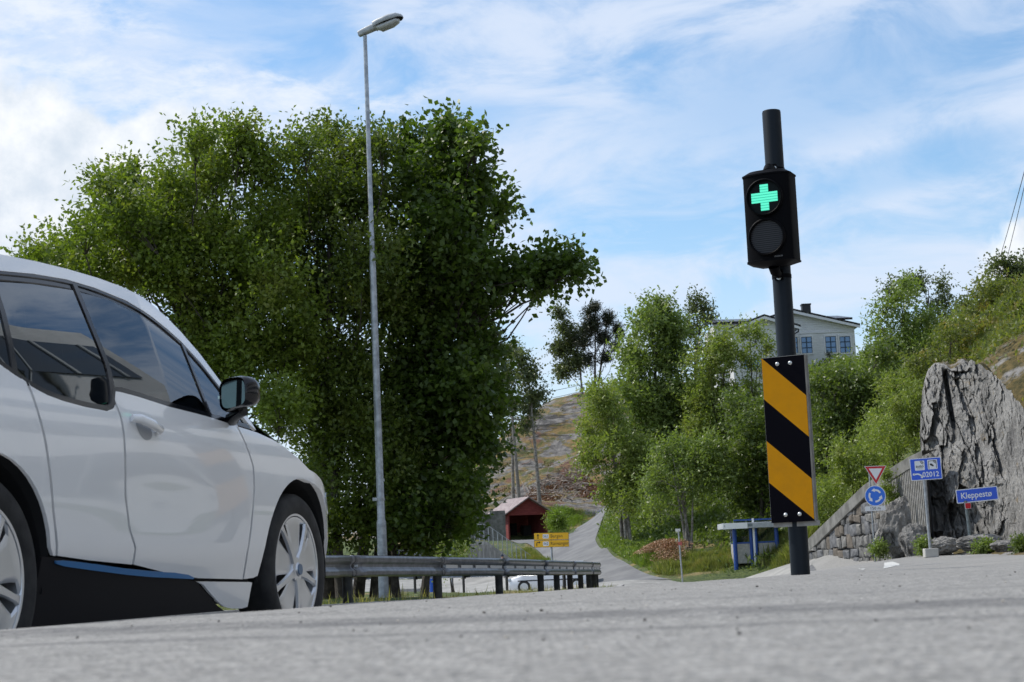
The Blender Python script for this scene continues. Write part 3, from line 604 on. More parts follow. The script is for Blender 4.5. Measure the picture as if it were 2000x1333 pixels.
            G = [[Mm @ Vector(q) for q in r_] for r_ in G]; mh.grid(G)
            mh.tube([Vector((-.70, y(.865), .985)), Vector((-.74, y(.90), .995)), Vector((-.77, y(.95), 1.01))], [.03, .024, .024], 10)
            mo = mh.build('door_mirror', M_black, car, smooth=True, angle=60)
            mg = MB(); mg.add([Mm @ Vector((-.040, np.sign(cos(a))*abs(cos(a))**.5*.082, np.sign(sin(a))*abs(sin(a))**.5*.056)) for a in np.linspace(0, 2*pi, 29)[:-1]], [tuple(range(28))])
            mg.build('mirror_glass', mat('mirror silvering', (.14, .17, .175), .04, 1.), mo, norm=False)
            ms = MB(); ms.box((.0, .095, -.005), (.09, .012, .014), Mm); ms.build('indicator', M_chrome, mo)
        build_wheel(car, (0, sd*.845, .35), sd, 0); build_wheel(car, (-2.57, sd*.845, .35), sd, 0)
    # centre surfaces: roof, windscreen, bonnet, tail
    top = [(-3.2, 1.12), (-3.1, 1.24), (-2.95, 1.35), (-2.65, 1.43), (-2.3, 1.48), (-1.9, 1.515), (-1.6, 1.53), (-1.35, 1.525), (-1.2, 1.505), (-1.05, 1.465), (-.95, 1.43), (-.8, 1.36), (-.65, 1.26), (-.45, 1.14), (-.25, 1.065), (-.15, 1.035), (0, .965), (.2, .865), (.4, .765), (.55, .68), (.66, .61)]
    rail = ZT[:-1]+[(-.45, .985), (-.28, .93), (-.18, .905), (0, .85), (.2, .765), (.4, .685), (.55, .62), (.66, .58)]
    ra = np.array(rail); ta = np.array(top)
    def section(x):
        zr = float(np.interp(x, ra[:, 0], ra[:, 1])); zc_ = max(float(np.interp(x, ta[:, 0], ta[:, 1])), zr+.005); ex = 2.6+4.5*float(np.clip((x+.95)/.4, 0, 1))
        s_ = x
        if x > .10: s_ = .10+1.5*asin(min(1, ((x+.02-.10)/.66))**1.5)/(pi/2)
        yr = abs(float(csurf(s_, zr)[1]))-.004
        return [(x, yr*u, zr-.003+(zc_-zr)*(1-abs(u)**ex)) for u in np.linspace(-1, 1, 21)]
    def shell(name, xs, m_):
        mb = MB(); mb.grid([section(x) for x in xs]); return mb.build(name, m_, car, smooth=True, angle=70)
    shell('roof', np.linspace(-2.95, -1.18, 24), M_black); shell('windscreen', np.linspace(-1.18, -.27, 16), M_glass); shell('bonnet', np.linspace(-.27, .64, 16), M_black); shell('tailgate', np.linspace(-3.2, -2.95, 6), M_black)
    # tail, nose, floor and interior
    mb = MB(); G = [[(x_, float(csurf(-3.2, z_)[1])*u*-1, z_) for u in np.linspace(-1, 1, 9)] for z_, x_ in ((.3, -3.12), (.5, -3.2), (.8, -3.22), (1.0, -3.2), (1.12, -3.17))]
    mb.grid(G); mb.build('rear_bumper', M_paint, car, smooth=True)
    mb = MB(); mb.box((-1.28, 0, .25), (1.7, 1.5, .06)); mb.box((-1.25, 0, .30), (1.6, 1.62, .12)); mb.box((-2.57, 0, .5), (1.1, 1.1, .5)); mb.box((0, 0, .5), (.95, 1.1, .5)); mb.box((-1.25, 0, .6), (1.9, 1.3, .5)); mb.build('floor_pan', M_void, car)
    mb = MB(); mb.box((-.55, 0, .9), (.35, 1.45, .22)); mb.box((-1.30, 0, .83), (1.3, 1.5, .04)); mb.build('dashboard', M_dark, car, bevel=.04)
    for yy in (-.37, .37):
        for xx in (-1.35, -2.15):
            mb = MB(); mb.box((xx, yy, .68), (.48, .48, .18)); M1 = Matrix.Translation((xx-.25, yy, .98)) @ Matrix.Rotation(radians(-14), 4, 'Y'); mb.box((0, 0, 0), (.13, .46, .58), M1); mb.box((-.02, 0, .38), (.08, .24, .16), M1); mb.build('seat', mat('grey seat cloth', (.05, .05, .052), .9), car, bevel=.03)
    mb = MB(); mb.lathe([(.175, 0), (.19, .012), (.175, .024), (.165, .012)], 32, Matrix.Translation((-.85, .37, .98)) @ Matrix.Rotation(radians(-65), 4, 'Y'), close=True); mb.build('steering_wheel', M_dark, car, smooth=True)
    for sd in (-1, 1):
        panel('headlight', chaikin([(.30, .70), (.55, .72), (.80, .70), (.85, .62), (.55, .60), (.33, .63)], 1), .004, mat('lamp glass', (.5, .55, .6), .05, .3), car, sd, thick=.004)
    return car
build_car()
# ================================================================ STREET FURNITURE
def face_M(x, y, z, rz=0, roll=0):
    """local x right, local y up, local z toward the viewer (-Y) turned by rz about world z"""
    return Matrix.Translation((x, y, z)) @ Matrix.Rotation(rz, 4, 'Z') @ Matrix.Rotation(radians(90), 4, 'X') @ Matrix.Rotation(roll, 4, 'Z')
M_postdark = mat('charcoal painted post', (.009, .013, .018), .40, spec=.16)
M_blackp = mat('matt black housing', (.003, .003, .004), .5, spec=.05)
M_yel = mat('amber reflective sheet', build=lambda q, b, tcn: (b.inputs['Specular IOR Level'].__setattr__('default_value', .12), q.put(b.inputs['Base Color'], q.mix(q.ramp(q.noise(tcn.outputs['Object'], 9, 7, .7), .35, .75), (.62, .26, .002), (.54, .23, .006)))))
M_blk = mat('black sheet', (.003, .0025, .005), .55, spec=.05)
M_bolt = mat('steel bolt', (.62, .62, .60), .3, .9)
def rrect(w_, h_, r_, n=5):
    o_ = []
    for cx, cy, a0 in ((w_/2-r_, h_/2-r_, 0), (-w_/2+r_, h_/2-r_, 90), (-w_/2+r_, -h_/2+r_, 180), (w_/2-r_, -h_/2+r_, 270)):
        o_ += [(cx+r_*cos(radians(a0+90*k/n)), cy+r_*sin(radians(a0+90*k/n))) for k in range(n+1)]
    return o_
def traffic_light():
    b = P(1564, 1128, 10.6); b[2] = HZ(b[0], b[1]); t_ = thing('traffic_light', 'dark post with two-lens signal showing a green plus', 'traffic light', tuple(b))
    mb = MB(); mb.lathe([(.057, -.3), (.057, 2.83), (.054, 2.84), (.05, 2.842), (0, 2.842)], 40); mb.build('post', M_postdark, t_, smooth=True, angle=40)
    rz = radians(-24); R_ = Matrix.Rotation(rz, 4, 'Z')
    def L(x, y, z): return R_ @ Matrix.Translation((x, y, z))
    W_ = .29; 
    def prof(w_, d0, bul, n=12):
        pts = [(w_/2, d0), (w_/2, -.06)]; pts = [(-w_/2, d0)]+[(w_/2, d0)]+[(w_/2*cos(a)*1.0, -.055-bul*sin(a)) for a in np.linspace(0, pi, n+1)]
        return pts
    hb = MB(); z0, z1 = 1.875, 2.400; pf = prof(W_, .07, .055)
    rows = []
    for k, z in ((.0, z0-.028), (.55, z0-.026), (.93, z0-.008), (1.03, z0-.004), (1.03, z0+.006), (1., z0+.008), (1., z1-.008), (1.03, z1-.006), (1.03, z1+.004), (.95, z1+.010), (.75, z1+.028), (.4, z1+.034), (0, z1+.035)):
        rows.append([R_ @ Vector((x*k, -.155+(y)*k, z)) for x, y in pf]+[R_ @ Vector((pf[0][0]*k, -.155+pf[0][1]*k, z))])
    hb.grid(rows); head = hb.build('signal_head', M_blackp, t_, smooth=True, angle=28)
    for nm, zc_, on in (('lens', 2.252, True), ('lens', 2.012, False)):
        Mf = R_ @ face_M(0, -.155-.112, zc_)
        v = MB(); v.lathe([(.100, -.03), (.112, -.03), (.112, .024), (.106, .030), (.100, .026), (.099, -.03)], 40, Mf); v.build('lens_hood', M_blackp, head, smooth=True)
        d = MB(); d.lathe([(0, .006), (.10, .006)], 40, Mf)
        if on:
            d.build('lens', mat('unlit lens black', (.003, .006, .006), .4, spec=.12), head)
            g = MB()
            for i in range(10):
                yy = -.080+.160*(i+.5)/10; hw = .080 if abs(yy) < .027 else .025
                g.box((0, yy, .010), (hw*2, .0115, .004), Mf)
            g.build('green_plus', mat('lit green plus', (.02, .2, .15), .4, emit=(.10, .80, .52), es=1.0), head)
            g = MB(); g.box((0, 0, .0075), (.050, .160, .002), Mf); g.box((0, 0, .0075), (.160, .050, .002), Mf); g.build('green_glow', mat('lit green plus dim', (.02, .1, .08), .4, emit=(.02, .36, .24), es=1.), head)
        else:
            def ml(q, b, tcn):
                sp = q.new('ShaderNodeSeparateXYZ'); q.l.new(tcn.outputs['Object'], sp.inputs[0]); wv = q.ramp(q.m('SINE', q.m('MULTIPLY', sp.outputs[2], 520)), -.4, .8)
                q.put(b.inputs['Base Color'], q.mix(wv, (.008, .008, .009), (.05, .05, .054))); b.inputs['Roughness'].default_value = .35; b.inputs['Specular IOR Level'].default_value = .2
            d.build('lens', mat('ribbed dark lens', build=ml), head)
    text('maker_mark', 'SWARCO', .012, mat('faint grey print', (.25, .25, .25), .6), head, R_ @ face_M(.06, -.155-.1085, 1.892))
    for zc_, s_ in ((z1+.055, 1), (z0-.055, -1)):
        bk = MB(); bk.tube([R_ @ Vector((0, -.16, zc_-s_*.03)), R_ @ Vector((0, -.14, zc_)), R_ @ Vector((0, -.06, zc_+s_*.01))], [.035, .03, .022], 14); bk.box((0, -.055, zc_+s_*.01), (.05, .02, .06), R_)
        bk.lathe([(.0595, -.012), (.0595, .012)], 30, Matrix.Translation((0, 0, zc_+s_*.012)))
        bk.build('bracket', M_blackp, t_, smooth=True, angle=40)
    bt = MB(); bt.lathe([(0, .012), (.011, .012), (.011, 0), (.016, 0), (.016, -.004)], 12, R_ @ face_M(.0, -.066, z0-.078)); bt.build('bolt', M_bolt, t_); bt = MB(); bt.lathe([(0, .012), (.009, .012), (.009, 0)], 12, R_ @ face_M(.02, -.06, z1+.07)); bt.build('bolt', M_bolt, t_)
    # striped obstacle board on the same post: lifted off with its bolts, so a thing of its own
    s_ = thing('hazard_board', 'tall board with black and yellow diagonal stripes bolted to the traffic light post', 'sign', tuple(b))
    rz = radians(-27); R2 = Matrix.Rotation(rz, 4, 'Z'); w_, zb, zt_ = .266, .325, 1.316; h_ = zt_-zb
    Mf = R2 @ face_M(0, -.082, zb)
    mb = MB(); mb.prism([(-w_/2, 0), (w_/2, 0), (w_/2, h_), (-w_/2, h_)], -.002, 0, Mf); mb.build('face', M_blk, s_)
    mb = MB()
    for l0, l1, r0, r1 in ((0, .252, .250, .498), (.505, .757, .748, .990)):
        mb.prism([(-w_/2+.001, h_*(1-l0)-.001), (-w_/2+.001, h_*(1-l1)), (w_/2-.001, h_*(1-r1)), (w_/2-.001, h_*(1-r0))], .0005, .0015, Mf)
    mb.build('yellow_stripes', M_yel, s_)
    mb = MB(); ed = .045
    for q in (((w_/2, 0), (.003, h_)), ((-w_/2, 0), (.003, h_))): mb.prism([(q[0][0]-.0015, 0), (q[0][0]+.0015, 0), (q[0][0]+.0015, h_), (q[0][0]-.0015, h_)], -ed, -.001, Mf)
    mb.box((0, h_-.002, -.022), (w_, .003, .045), Mf); mb.box((.012, -.012, -.03), (w_+.02, .03, .006), Mf); mb.box((w_/2+.002, h_/2, -.045), (.014, h_, .003), Mf); mb.build('frame', mat('weathered aluminium frame', build=worn((.22, .21, .19), (.33, .32, .30), 10, .5, .1, metal=.4)), s_)
    for x_, z_ in ((-.035, h_-.045), (.045, h_-.045), (-.042, .045), (.045, .045)):
        mb = MB(); mb.lathe([(0, .008), (.006, .007), (.009, .003), (.012, .002), (.012, 0)], 16, Mf @ Matrix.Translation((x_, z_, .001))); mb.build('bolt', M_bolt, s_, smooth=True)
    for z_ in (.12, .9): mb = MB(); mb.box((0, z_, -.04), (.12, .03, .05), Mf); mb.build('bracket', M_galv, s_)
traffic_light()
def street_lamp():
    b = P(750, 1172, 34.); b[2] = HZ(b[0], b[1])-.05; t_ = thing('street_lamp', 'tall galvanised lamp post with a single grey lamp head beside the guard rail', 'street lamp', tuple(b))
    mb = MB(); mb.lathe([(.098, 0), (.092, 1.45), (.090, 1.54), (.074, 1.60), (.070, 3.5), (.064, 6.65), (.063, 6.70), (.050, 6.76), (.040, 10.8), (.038, 11.16)], 28); mb.build('post', M_galv, t_, smooth=True)
    mb = MB(); mb.lathe([(.072, 1.95), (.084, 1.95), (.084, 2.0), (.072, 2.0)], 28); mb.box((-.10, -.02, 1.98), (.10, .07, .06)); mb.build('clamp', M_galv, t_)
    mb = MB(); mb.lathe([(.09, .95), (.099, .95), (.099, .97), (.09, .97)], 28); mb.build('clamp', M_galv, t_)
    mb = MB(); mb.box((.0, -.09, .72), (.07, .012, .03)); mb.build('number_plate', M_white, t_)
    # head: short arm box, cast top, glass bowl
    M_ = Matrix.Translation((0, 0, 11.18)) @ Matrix.Rotation(radians(-18), 4, 'Z') @ Matrix.Rotation(radians(-13), 4, 'Y')
    def loft(mb, secs):
        G = []
        for x, zc_, hw, hh, e_ in secs:
            G.append([M_ @ Vector((x, hw*np.sign(cos(a))*abs(cos(a))**e_, zc_+hh*np.sign(sin(a))*abs(sin(a))**e_)) for a in np.linspace(0, 2*pi, 25)])
        mb.grid(G)
    hd = MB(); loft(hd, [(-.12, .05, .0, .0, .6), (-.12, .05, .06, .055, .5), (.0, .06, .075, .065, .5), (.2, .07, .085, .065, .5), (.24, .07, .085, .065, .5), (.245, .085, .13, .09, .6), (.35, .10, .155, .085, .7), (.6, .11, .16, .080, .7), (.76, .10, .14, .065, .7), (.84, .085, .08, .03, .8), (.85, .085, 0, 0, .8)])
    hd.build('lamp_head', mat('pale grey lamp casting', build=worn((.36, .38, .40), (.50, .52, .54), 9, .45)), t_, smooth=True)
    bw = MB(); loft(bw, [(.27, .03, .0, .0, .8), (.28, .03, .10, .04, .8), (.36, .005, .125, .075, .8), (.6, .01, .13, .075, .8), (.74, .03, .11, .05, .8), (.78, .05, .0, .0, .8)])
    bw.build('lamp_glass', mat('cloudy lamp bowl', (.42, .43, .43), .15, spec=.8, coat=.6), t_, smooth=True)
    rm = MB(); loft(rm, [(.25, .045, .0, .0, .7), (.25, .045, .135, .012, .7), (.5, .05, .165, .012, .7), (.78, .05, .13, .012, .7), (.85, .05, .04, .012, .7)]); rm.build('rim', M_dark, t_, smooth=True)
street_lamp()
RAIL = [(-9.3, 4), (-8.1, 8), (-6.85, 11.7), (-5.6, 15.2), (-4.2, 19), (-2.42, 25.5), (-1.30, 29), (-.34, 32.4), (.46, 36.5), (1.16, 40.2), (1.72, 44), (2.02, 46.6), (1.95, 48.6), (1.25, 50.3), (-.4, 52), (-3.2, 54), (-6.5, 56.5)]
def guard_rail():
    a = np.array(RAIL); t_ = thing('guard_rail', 'long grey steel guard rail with dark posts curving back at its far end', 'guard rail', (a[5][0], a[5][1], HZ(*a[5])))
    off = Vector(t_.location)
    tt = np.arange(len(a)); fine = np.linspace(0, len(a)-1, (len(a)-1)*6+1)
    # catmull through joints
    def cr(t):
        i = int(min(max(floor(t), 0), len(a)-2)); u = t-i; p = [a[max(0, i-1)], a[i], a[i+1], a[min(len(a)-1, i+2)]]
        return .5*((2*p[1])+(-p[0]+p[2])*u+(2*p[0]-5*p[1]+4*p[2]-p[3])*u*u+(-p[0]+3*p[1]-3*p[2]+p[3])*u**3)
    M_beam = mat('weathered steel beam', build=worn((.12, .125, .135), (.20, .205, .22), 7, .33, .08, metal=.9))
    M_rpost = mat('dark rail post', build=worn((.012, .012, .014), (.035, .033, .03), 9, .7, .1)); M_lit = mat('painted rail sheen', (.50, .49, .47), .5)
    prof = [(.0, .0), (.028, .012), (.038, .045), (.038, .085), (.010, .118), (-.006, .14), (-.006, .17), (.010, .192), (.038, .225), (.038, .265), (.028, .298), (.0, .31)]
    def norm_(t):
        d = cr(min(t+.02, len(a)-1))-cr(max(t-.02, 0)); d /= np.linalg.norm(d); return np.array([d[1], -d[0]])
    pf_ = np.polyfit(np.arange(len(a)), [HZ(*q) for q in a], 4); RZ = lambda t: float(np.polyval(pf_, t))
    for i in range(len(a)-1):
        mb = MB(); G = []
        for k in np.linspace(-.02, 1.0, 9):
            t = i+k; t = max(t, 0); p_ = cr(t); n = norm_(t); z_ = RZ(t)+.05
            row = []
            for o_, h_ in prof:
                q = p_+n*(o_+(.004 if k < .0 else 0)); row.append(Vector((q[0], q[1], z_+.42+h_))-off)
            G.append(row)
        mb.grid(G); o = mb.build('beam', M_beam, t_, smooth=True, angle=50)
        m_ = o.modifiers.new('solid', 'SOLIDIFY'); m_.thickness = .006
        # joint seam and bolts
        p_ = cr(i+.0); n = norm_(i); z_ = RZ(i)+.05; d = np.array([-n[1], n[0]])
        sm = MB(); sm.tube([Vector((p_[0]+n[0]*(o_+.004)+d[0]*dx_, p_[1]+n[1]*(o_+.004)+d[1]*dx_, z_+.42+h_))-off for (o_, h_), dx_ in zip(prof, (0, .01, .02, .01, -.02, -.05, -.05, -.02, .01, .02, .01, 0))], .006, 5); sm.build('joint', M_void, t_)
        bb = MB(); c_ = Vector((p_[0]+n[0]*.012+d[0]*.1, p_[1]+n[1]*.012+d[1]*.1, z_+.42+.155))-off; bb.box(c_, (.05, .05, .035)); bb.build('bolt_plate', M_galv, t_)
        if 6 <= i <= 11:  # sky sheen in the beam's valley, painted as added pale strips
            for k0, k1 in ((.05, .22), (.27, .45), (.5, .7), (.75, .97)):
                rf = MB(); G = [[Vector((*(cr(i+k)+norm_(i+k)*(.006)), RZ(i+k)+.05+.42+h_))-off for h_ in (.128, .182)] for k in np.linspace(k0, k1, 4)]
                rf.grid(G); o = rf.build('sheen_strip', M_lit, t_); m_ = o.modifiers.new('solid', 'SOLIDIFY'); m_.thickness = .006
    posts = [i+k for i in range(len(a)-1) for k in ((.0,) if i < 8 else (.0, .5))]
    for t in posts:
        p_ = cr(t); n = norm_(t); q = p_-n*.09; z_ = HZ(*p_); M1 = Matrix.Translation(Vector((q[0], q[1], z_+.33))-off) @ Matrix.Rotation(atan2(n[1], n[0]), 4, 'Z')
        mb = MB(); mb.box((0, 0, 0), (.10, .012, .78), M1); mb.box((.05, .03, 0), (.012, .07, .78), M1); mb.box((-.05, -.03, 0), (.012, .07, .78), M1); mb.box((.07, 0, .24), (.05, .06, .2), M1); mb.build('post', M_rpost, t_)
guard_rail()
# ---------------------------------------------------------------- signs
M_sb = mat('sign blue', (.004, .085, .66), .35, coat=.3); M_sw = mat('sign white', (.80, .81, .82), .4); M_sr = mat('sign red', (.55, .012, .02), .35); M_sy = mat('sign yellow', (.85, .46, .01), .4); M_sk = mat('sign black', (.012, .012, .012), .5); M_sgrey = mat('sign back grey', (.35, .36, .36), .5)
def plate(t_, name, poly, Mf, m_, z0=0, z1=.003): mb = MB(); mb.prism(poly, z0, z1, Mf); return mb.build(name, m_, t_)
def sign_post(t_, r_, h_, lean=0, m_=None):
    mb = MB(); mb.tube([(0, 0, -.2), (-h_*sin(lean), 0, h_*cos(lean))], r_, 16); mb.build('post', m_ or M_galv, t_, smooth=True)
def ring(r0, r1, a0, a1, n=16): return [(r1*cos(radians(a)), r1*sin(radians(a))) for a in np.linspace(a0, a1, n)]+[(r0*cos(radians(a)), r0*sin(radians(a))) for a in np.linspace(a1, a0, n)]
def signs():
    # 02012 sign
    b = P(1818, 1080, 50); z_ = HZ(b[0], b[1]); t_ = thing('road_sign', 'square blue sign reading auto and 02012 on a post in a concrete foot', 'sign', (b[0], b[1], z_))
    sc = 50/3450; H_ = b[2]-z_
    def at(px, py): q = P(px, py, 50); return q[0]-b[0], q[2]-z_
    sign_post(t_, .042, at(1805, 905)[1], radians(.9))
    mb = MB(); mb.prism(rrect(.40, .30, .05), 0, .12+H_); mb.build('concrete_foot', M_pav, t_, bevel=.02)
    x_, zc_ = at(1807.5, 916.5); Mf = face_M(x_, -.06, zc_, radians(-14), radians(1)); w_, h_ = .86, .62
    plate(t_, 'sign_face', rrect(w_, h_, .03), Mf, M_sw, -.012, 0); plate(t_, 'blue_field', rrect(w_-.035, h_-.035, .02), Mf, M_sb, .001, .003)
    Mi = lambda x, y, z=0: Mf @ Matrix.Translation((x, y, z))
    plate(t_, 'icon_panel', rrect(.27, .27, .02), Mi(-.165, .105), M_sw, .004, .006); plate(t_, 'icon_panel', rrect(.27, .27, .02), Mi(.19, .115), M_sw, .004, .006)
    text('lettering', 'auto', .115, M_sk, t_, Mi(-.165, .085, .007), 1.05, bold=.002); text('lettering', 'PASS', .05, M_sgrey, t_, Mi(-.165, .015, .007), 1.4)
    mb = MB()
    for cx in (-.165, .19):
        for r_ in (.045, .07, .095): mb.prism(ring(r_-.007, r_+.007, 180, 262, 8), .0065, .008, Mi(cx+.12, .235))
    mb.build('wave_marks', M_sk, t_)
    mb = MB(); mb.box((-.105, -.01, .007), (.014, .21, .002), Mi(.19, .115)); mb.box((.105, -.01, .007), (.014, .21, .002), Mi(.19, .115)); mb.box((0, .10, .007), (.21, .014, .002), Mi(.19, .115)); mb.prism([(-.075, .03), (-.035, .045), (.035, -.01), (.02, -.05), (-.06, -.01)], .0065, .008, Mi(.19, .10)); mb.build('camera_icon', M_sk, t_)
    mb = MB(); mb.prism(ring(.155, .195, 35, 118, 12), .0035, .005, Mi(-.265, -.305)); mb.prism(rrect(.055, .075, .015), .0035, .005, Mi(-.125, -.215) @ Matrix.Rotation(radians(-15), 4, 'Z')); mb.prism(rrect(.06, .06, .015), .0035, .005, Mi(-.345, -.135)); mb.build('telephone_icon', M_sw, t_)
    text('lettering', '02012', .20, M_sw, t_, Mi(.12, -.165, .0045), .92, bold=.003)
    # yield + roundabout + distance plate
    b = P(1709, 1088, 55); z_ = HZ(b[0], b[1]); t_ = thing('road_sign', 'red and white give-way triangle above a round blue roundabout sign and a 150 m plate', 'sign', (b[0], b[1], z_))
    def at(px, py): q = P(px, py, 55); return q[0]-b[0], q[2]-z_
    sign_post(t_, .025, at(1707, 915)[1], 0)
    x_, zc_ = at(1709.5, 923); Mf = face_M(x_, -.05, zc_, radians(-8), radians(-1)); s_ = .68
    def tri(k): return [(-s_/2*k, s_*.2887*k), (0, -s_*.577*k), (s_/2*k, s_*.2887*k)]
    plate(t_, 'triangle_plate', tri(1), Mf, M_sw, -.008, 0); plate(t_, 'triangle_border', tri(.93), Mf, M_sr, .001, .003); plate(t_, 'triangle_field', tri(.60), Mf, M_sw, .004, .006)
    x_, zc_ = at(1708.8, 969); Mf = face_M(x_, -.05, zc_, radians(-12), radians(0)); C_ = lambda r_: [(r_*cos(a), r_*sin(a)) for a in np.linspace(0, 2*pi, 41)[:-1]]
    plate(t_, 'round_plate', C_(.32), Mf, M_sw, -.008, 0); plate(t_, 'round_field', C_(.300), Mf, mat('sign bright blue', (.005, .15, .72), .35, coat=.3), .001, .003)
    for k, a0 in enumerate((10, 130, 250)):
        mb = MB(); mb.prism(ring(.15, .205, a0+18, a0+82, 10), .004, .006, Mf); a = radians(a0+88); dx_, dy_ = cos(a), sin(a); tx, ty = -sin(a), cos(a)
        mb.prism([(dx_*.115-tx*.02, dy_*.115-ty*.02), (dx_*.24-tx*.02, dy_*.24-ty*.02), (dx_*.178+tx*.085, dy_*.178+ty*.085)], .0041, .0061, Mf); mb.build('arrow', M_sw, t_)
    x_, zc_ = at(1709, 993.5); Mf = face_M(x_, -.05, zc_, radians(-6)); plate(t_, 'distance_plate', rrect(.62, .145, .015), Mf, M_sw, -.008, 0); text('lettering', '150 m', .13, M_sk, t_, Mf @ Matrix.Translation((0, 0, .002)), 1.0)
    # Kleppestø
    b = P(1897, 1057, 49.5); z_ = b[2]-.25; t_ = thing('place_name_sign', 'tilted blue sign reading Kleppestø with a small red plate in front of the cliff', 'sign', (b[0], b[1], z_))
    def at(px, py): q = P(px, py, 49.5); return q[0]-b[0], q[2]-z_
    lean = radians(3.2); sign_post(t_, .045, at(1889, 978)[1], lean, mat('greenish steel post', build=worn((.14, .17, .17), (.24, .27, .27), 9, .5, .1, metal=.4)))
    x_, zc_ = at(1907, 967); Mf = face_M(x_, -.07, zc_, radians(-13), radians(3.0)); w_, h_ = 1.135, .385
    plate(t_, 'sign_face', rrect(w_, h_, .03), Mf, M_sw, -.012, 0); plate(t_, 'blue_field', rrect(w_-.05, h_-.05, .02), Mf, M_sb, .001, .003)
    text('lettering', 'Kleppestø', .235, M_sw, t_, Mf @ Matrix.Translation((-.02, .0, .0045)), .88, bold=.003)
    x_, zc_ = at(1889.5, 988.5); Mf = face_M(x_, -.07, zc_, 0, radians(2)); plate(t_, 'route_plate', rrect(.165, .165, .01), Mf, M_sw, -.004, 0); plate(t_, 'red_field', rrect(.15, .15, .01), Mf, M_sr, .001, .003)
    # yellow direction sign
    b = P(1079, 1108, 91); b[2] = HZ(b[0], b[1]); t_ = thing('direction_sign', 'yellow two-row direction sign reading 562 Bergen and 562 Ravnanger above the guard rail', 'sign', tuple(b))
    def at(px, py): q = P(px, py, 91); return q[0]-b[0], q[2]-b[2]
    sign_post(t_, .055, at(1077, 1041)[1], radians(.3))
    x_, zc_ = at(1077, 1055); Mf = face_M(x_, -.08, zc_, radians(4), radians(-1.0)) @ Matrix.Diagonal((1.38, 1.38, 1, 1)); w_, h_ = 1.30, .265
    for k, (nm, up_) in enumerate((('Bergen', True), ('Ravnanger', False))):
        yy = .136-.272*k; Mk = Mf @ Matrix.Translation((0, yy, 0)); plate(t_, 'sign_panel', rrect(w_, h_, .02), Mk, M_sk, -.012, 0); plate(t_, 'yellow_field', rrect(w_-.02, h_-.02, .015), Mk, M_sy, .001, .003)
        plate(t_, 'route_number_panel', rrect(.22, .16, .03), Mk @ Matrix.Translation((-.21, 0, 0)), M_sw, .004, .006); text('lettering', '562', .135, M_sk, t_, Mk @ Matrix.Translation((-.21, 0, .007)), .9)
        text('lettering', nm, .175, M_sk, t_, Mk @ Matrix.Translation((-.04, 0, .004)), .92, 'LEFT')
        mb = MB(); Ma = Mk @ Matrix.Translation((-.50, 0, 0))
        if up_: mb.box((0, -.02, .005), (.03, .14, .002), Ma); mb.prism([(-.045, .03), (.045, .03), (0, .095)], .0042, .0058, Ma)
        else: mb.box((-.05, -.04, .005), (.03, .09, .002), Ma); mb.prism(ring(.035, .065, 90, 180, 6), .0044, .0056, Ma @ Matrix.Translation((0, .005, 0))); mb.box((.02, .055, .005), (.04, .03, .002), Ma); mb.prism([(.03, .01), (.03, .10), (.10, .055)], .0042, .0058, Ma)
        mb.build('arrow', M_sk, t_)
    # pedestrian crossing
    b = P(882, 1120, 90); b[2] = HZ(b[0], b[1]); t_ = thing('crossing_sign', 'small blue pedestrian crossing sign seen above the rail behind a thin trunk', 'sign', tuple(b))
    def at(px, py): q = P(px, py, 90); return q[0]-b[0], q[2]-b[2]
    sign_post(t_, .035, at(877, 1058)[1]); x_, zc_ = at(880, 1079); Mf = face_M(x_, -.05, zc_, 0); plate(t_, 'blue_field', rrect(.36, .50, .02), Mf, mat('sign bright blue', (.005, .15, .72), .35, coat=.3), -.008, 0); plate(t_, 'white_triangle', [(-.15, -.17), (.15, -.17), (0, .16)], Mf, M_sw, .001, .003)
    mb = MB(); mb.tube([(0, .0, 0), (-.01, .05, 0)], .018, 6); mb.tube([(0, 0, 0), (.03, -.08, 0)], .012, 6); mb.tube([(0, 0, 0), (-.035, -.08, 0)], .012, 6); mb.lathe([(0, .004), (.018, .004)], 8, Matrix.Translation((-.01, .085, 0))); mb.v = [tuple(Mf @ Vector((q[0], q[1], .004+abs(q[2])*.1))) for q in mb.v]; mb.build('walking_figure', M_sk, t_)
    # small post by the wood chips
    b = P(1332, 1108, 76); b[2] = HZ(b[0], b[1]); t_ = thing('street_name_sign', 'thin leaning post with a small grey sign and red plate beside the wood chips', 'sign', tuple(b))
    def at(px, py): q = P(px, py, 76); return q[0]-b[0], q[2]-b[2]
    x_, z_ = at(1325, 1036); mb = MB(); mb.tube([(0, 0, -.2), (x_, 0, z_)], .035, 12); mb.build('post', M_galv, t_, smooth=True)
    Mf = face_M(x_-.02, -.05, z_, radians(35)); plate(t_, 'name_plate', rrect(.26, .12, .01), Mf, M_sw, -.008, 0)
    x_, zc_ = at(1328, 1062); Mf = face_M(x_, -.05, zc_, 0); plate(t_, 'route_plate', rrect(.17, .14, .01), Mf, mat('faded red plate', (.45, .10, .09), .5), -.004, 0)
signs()
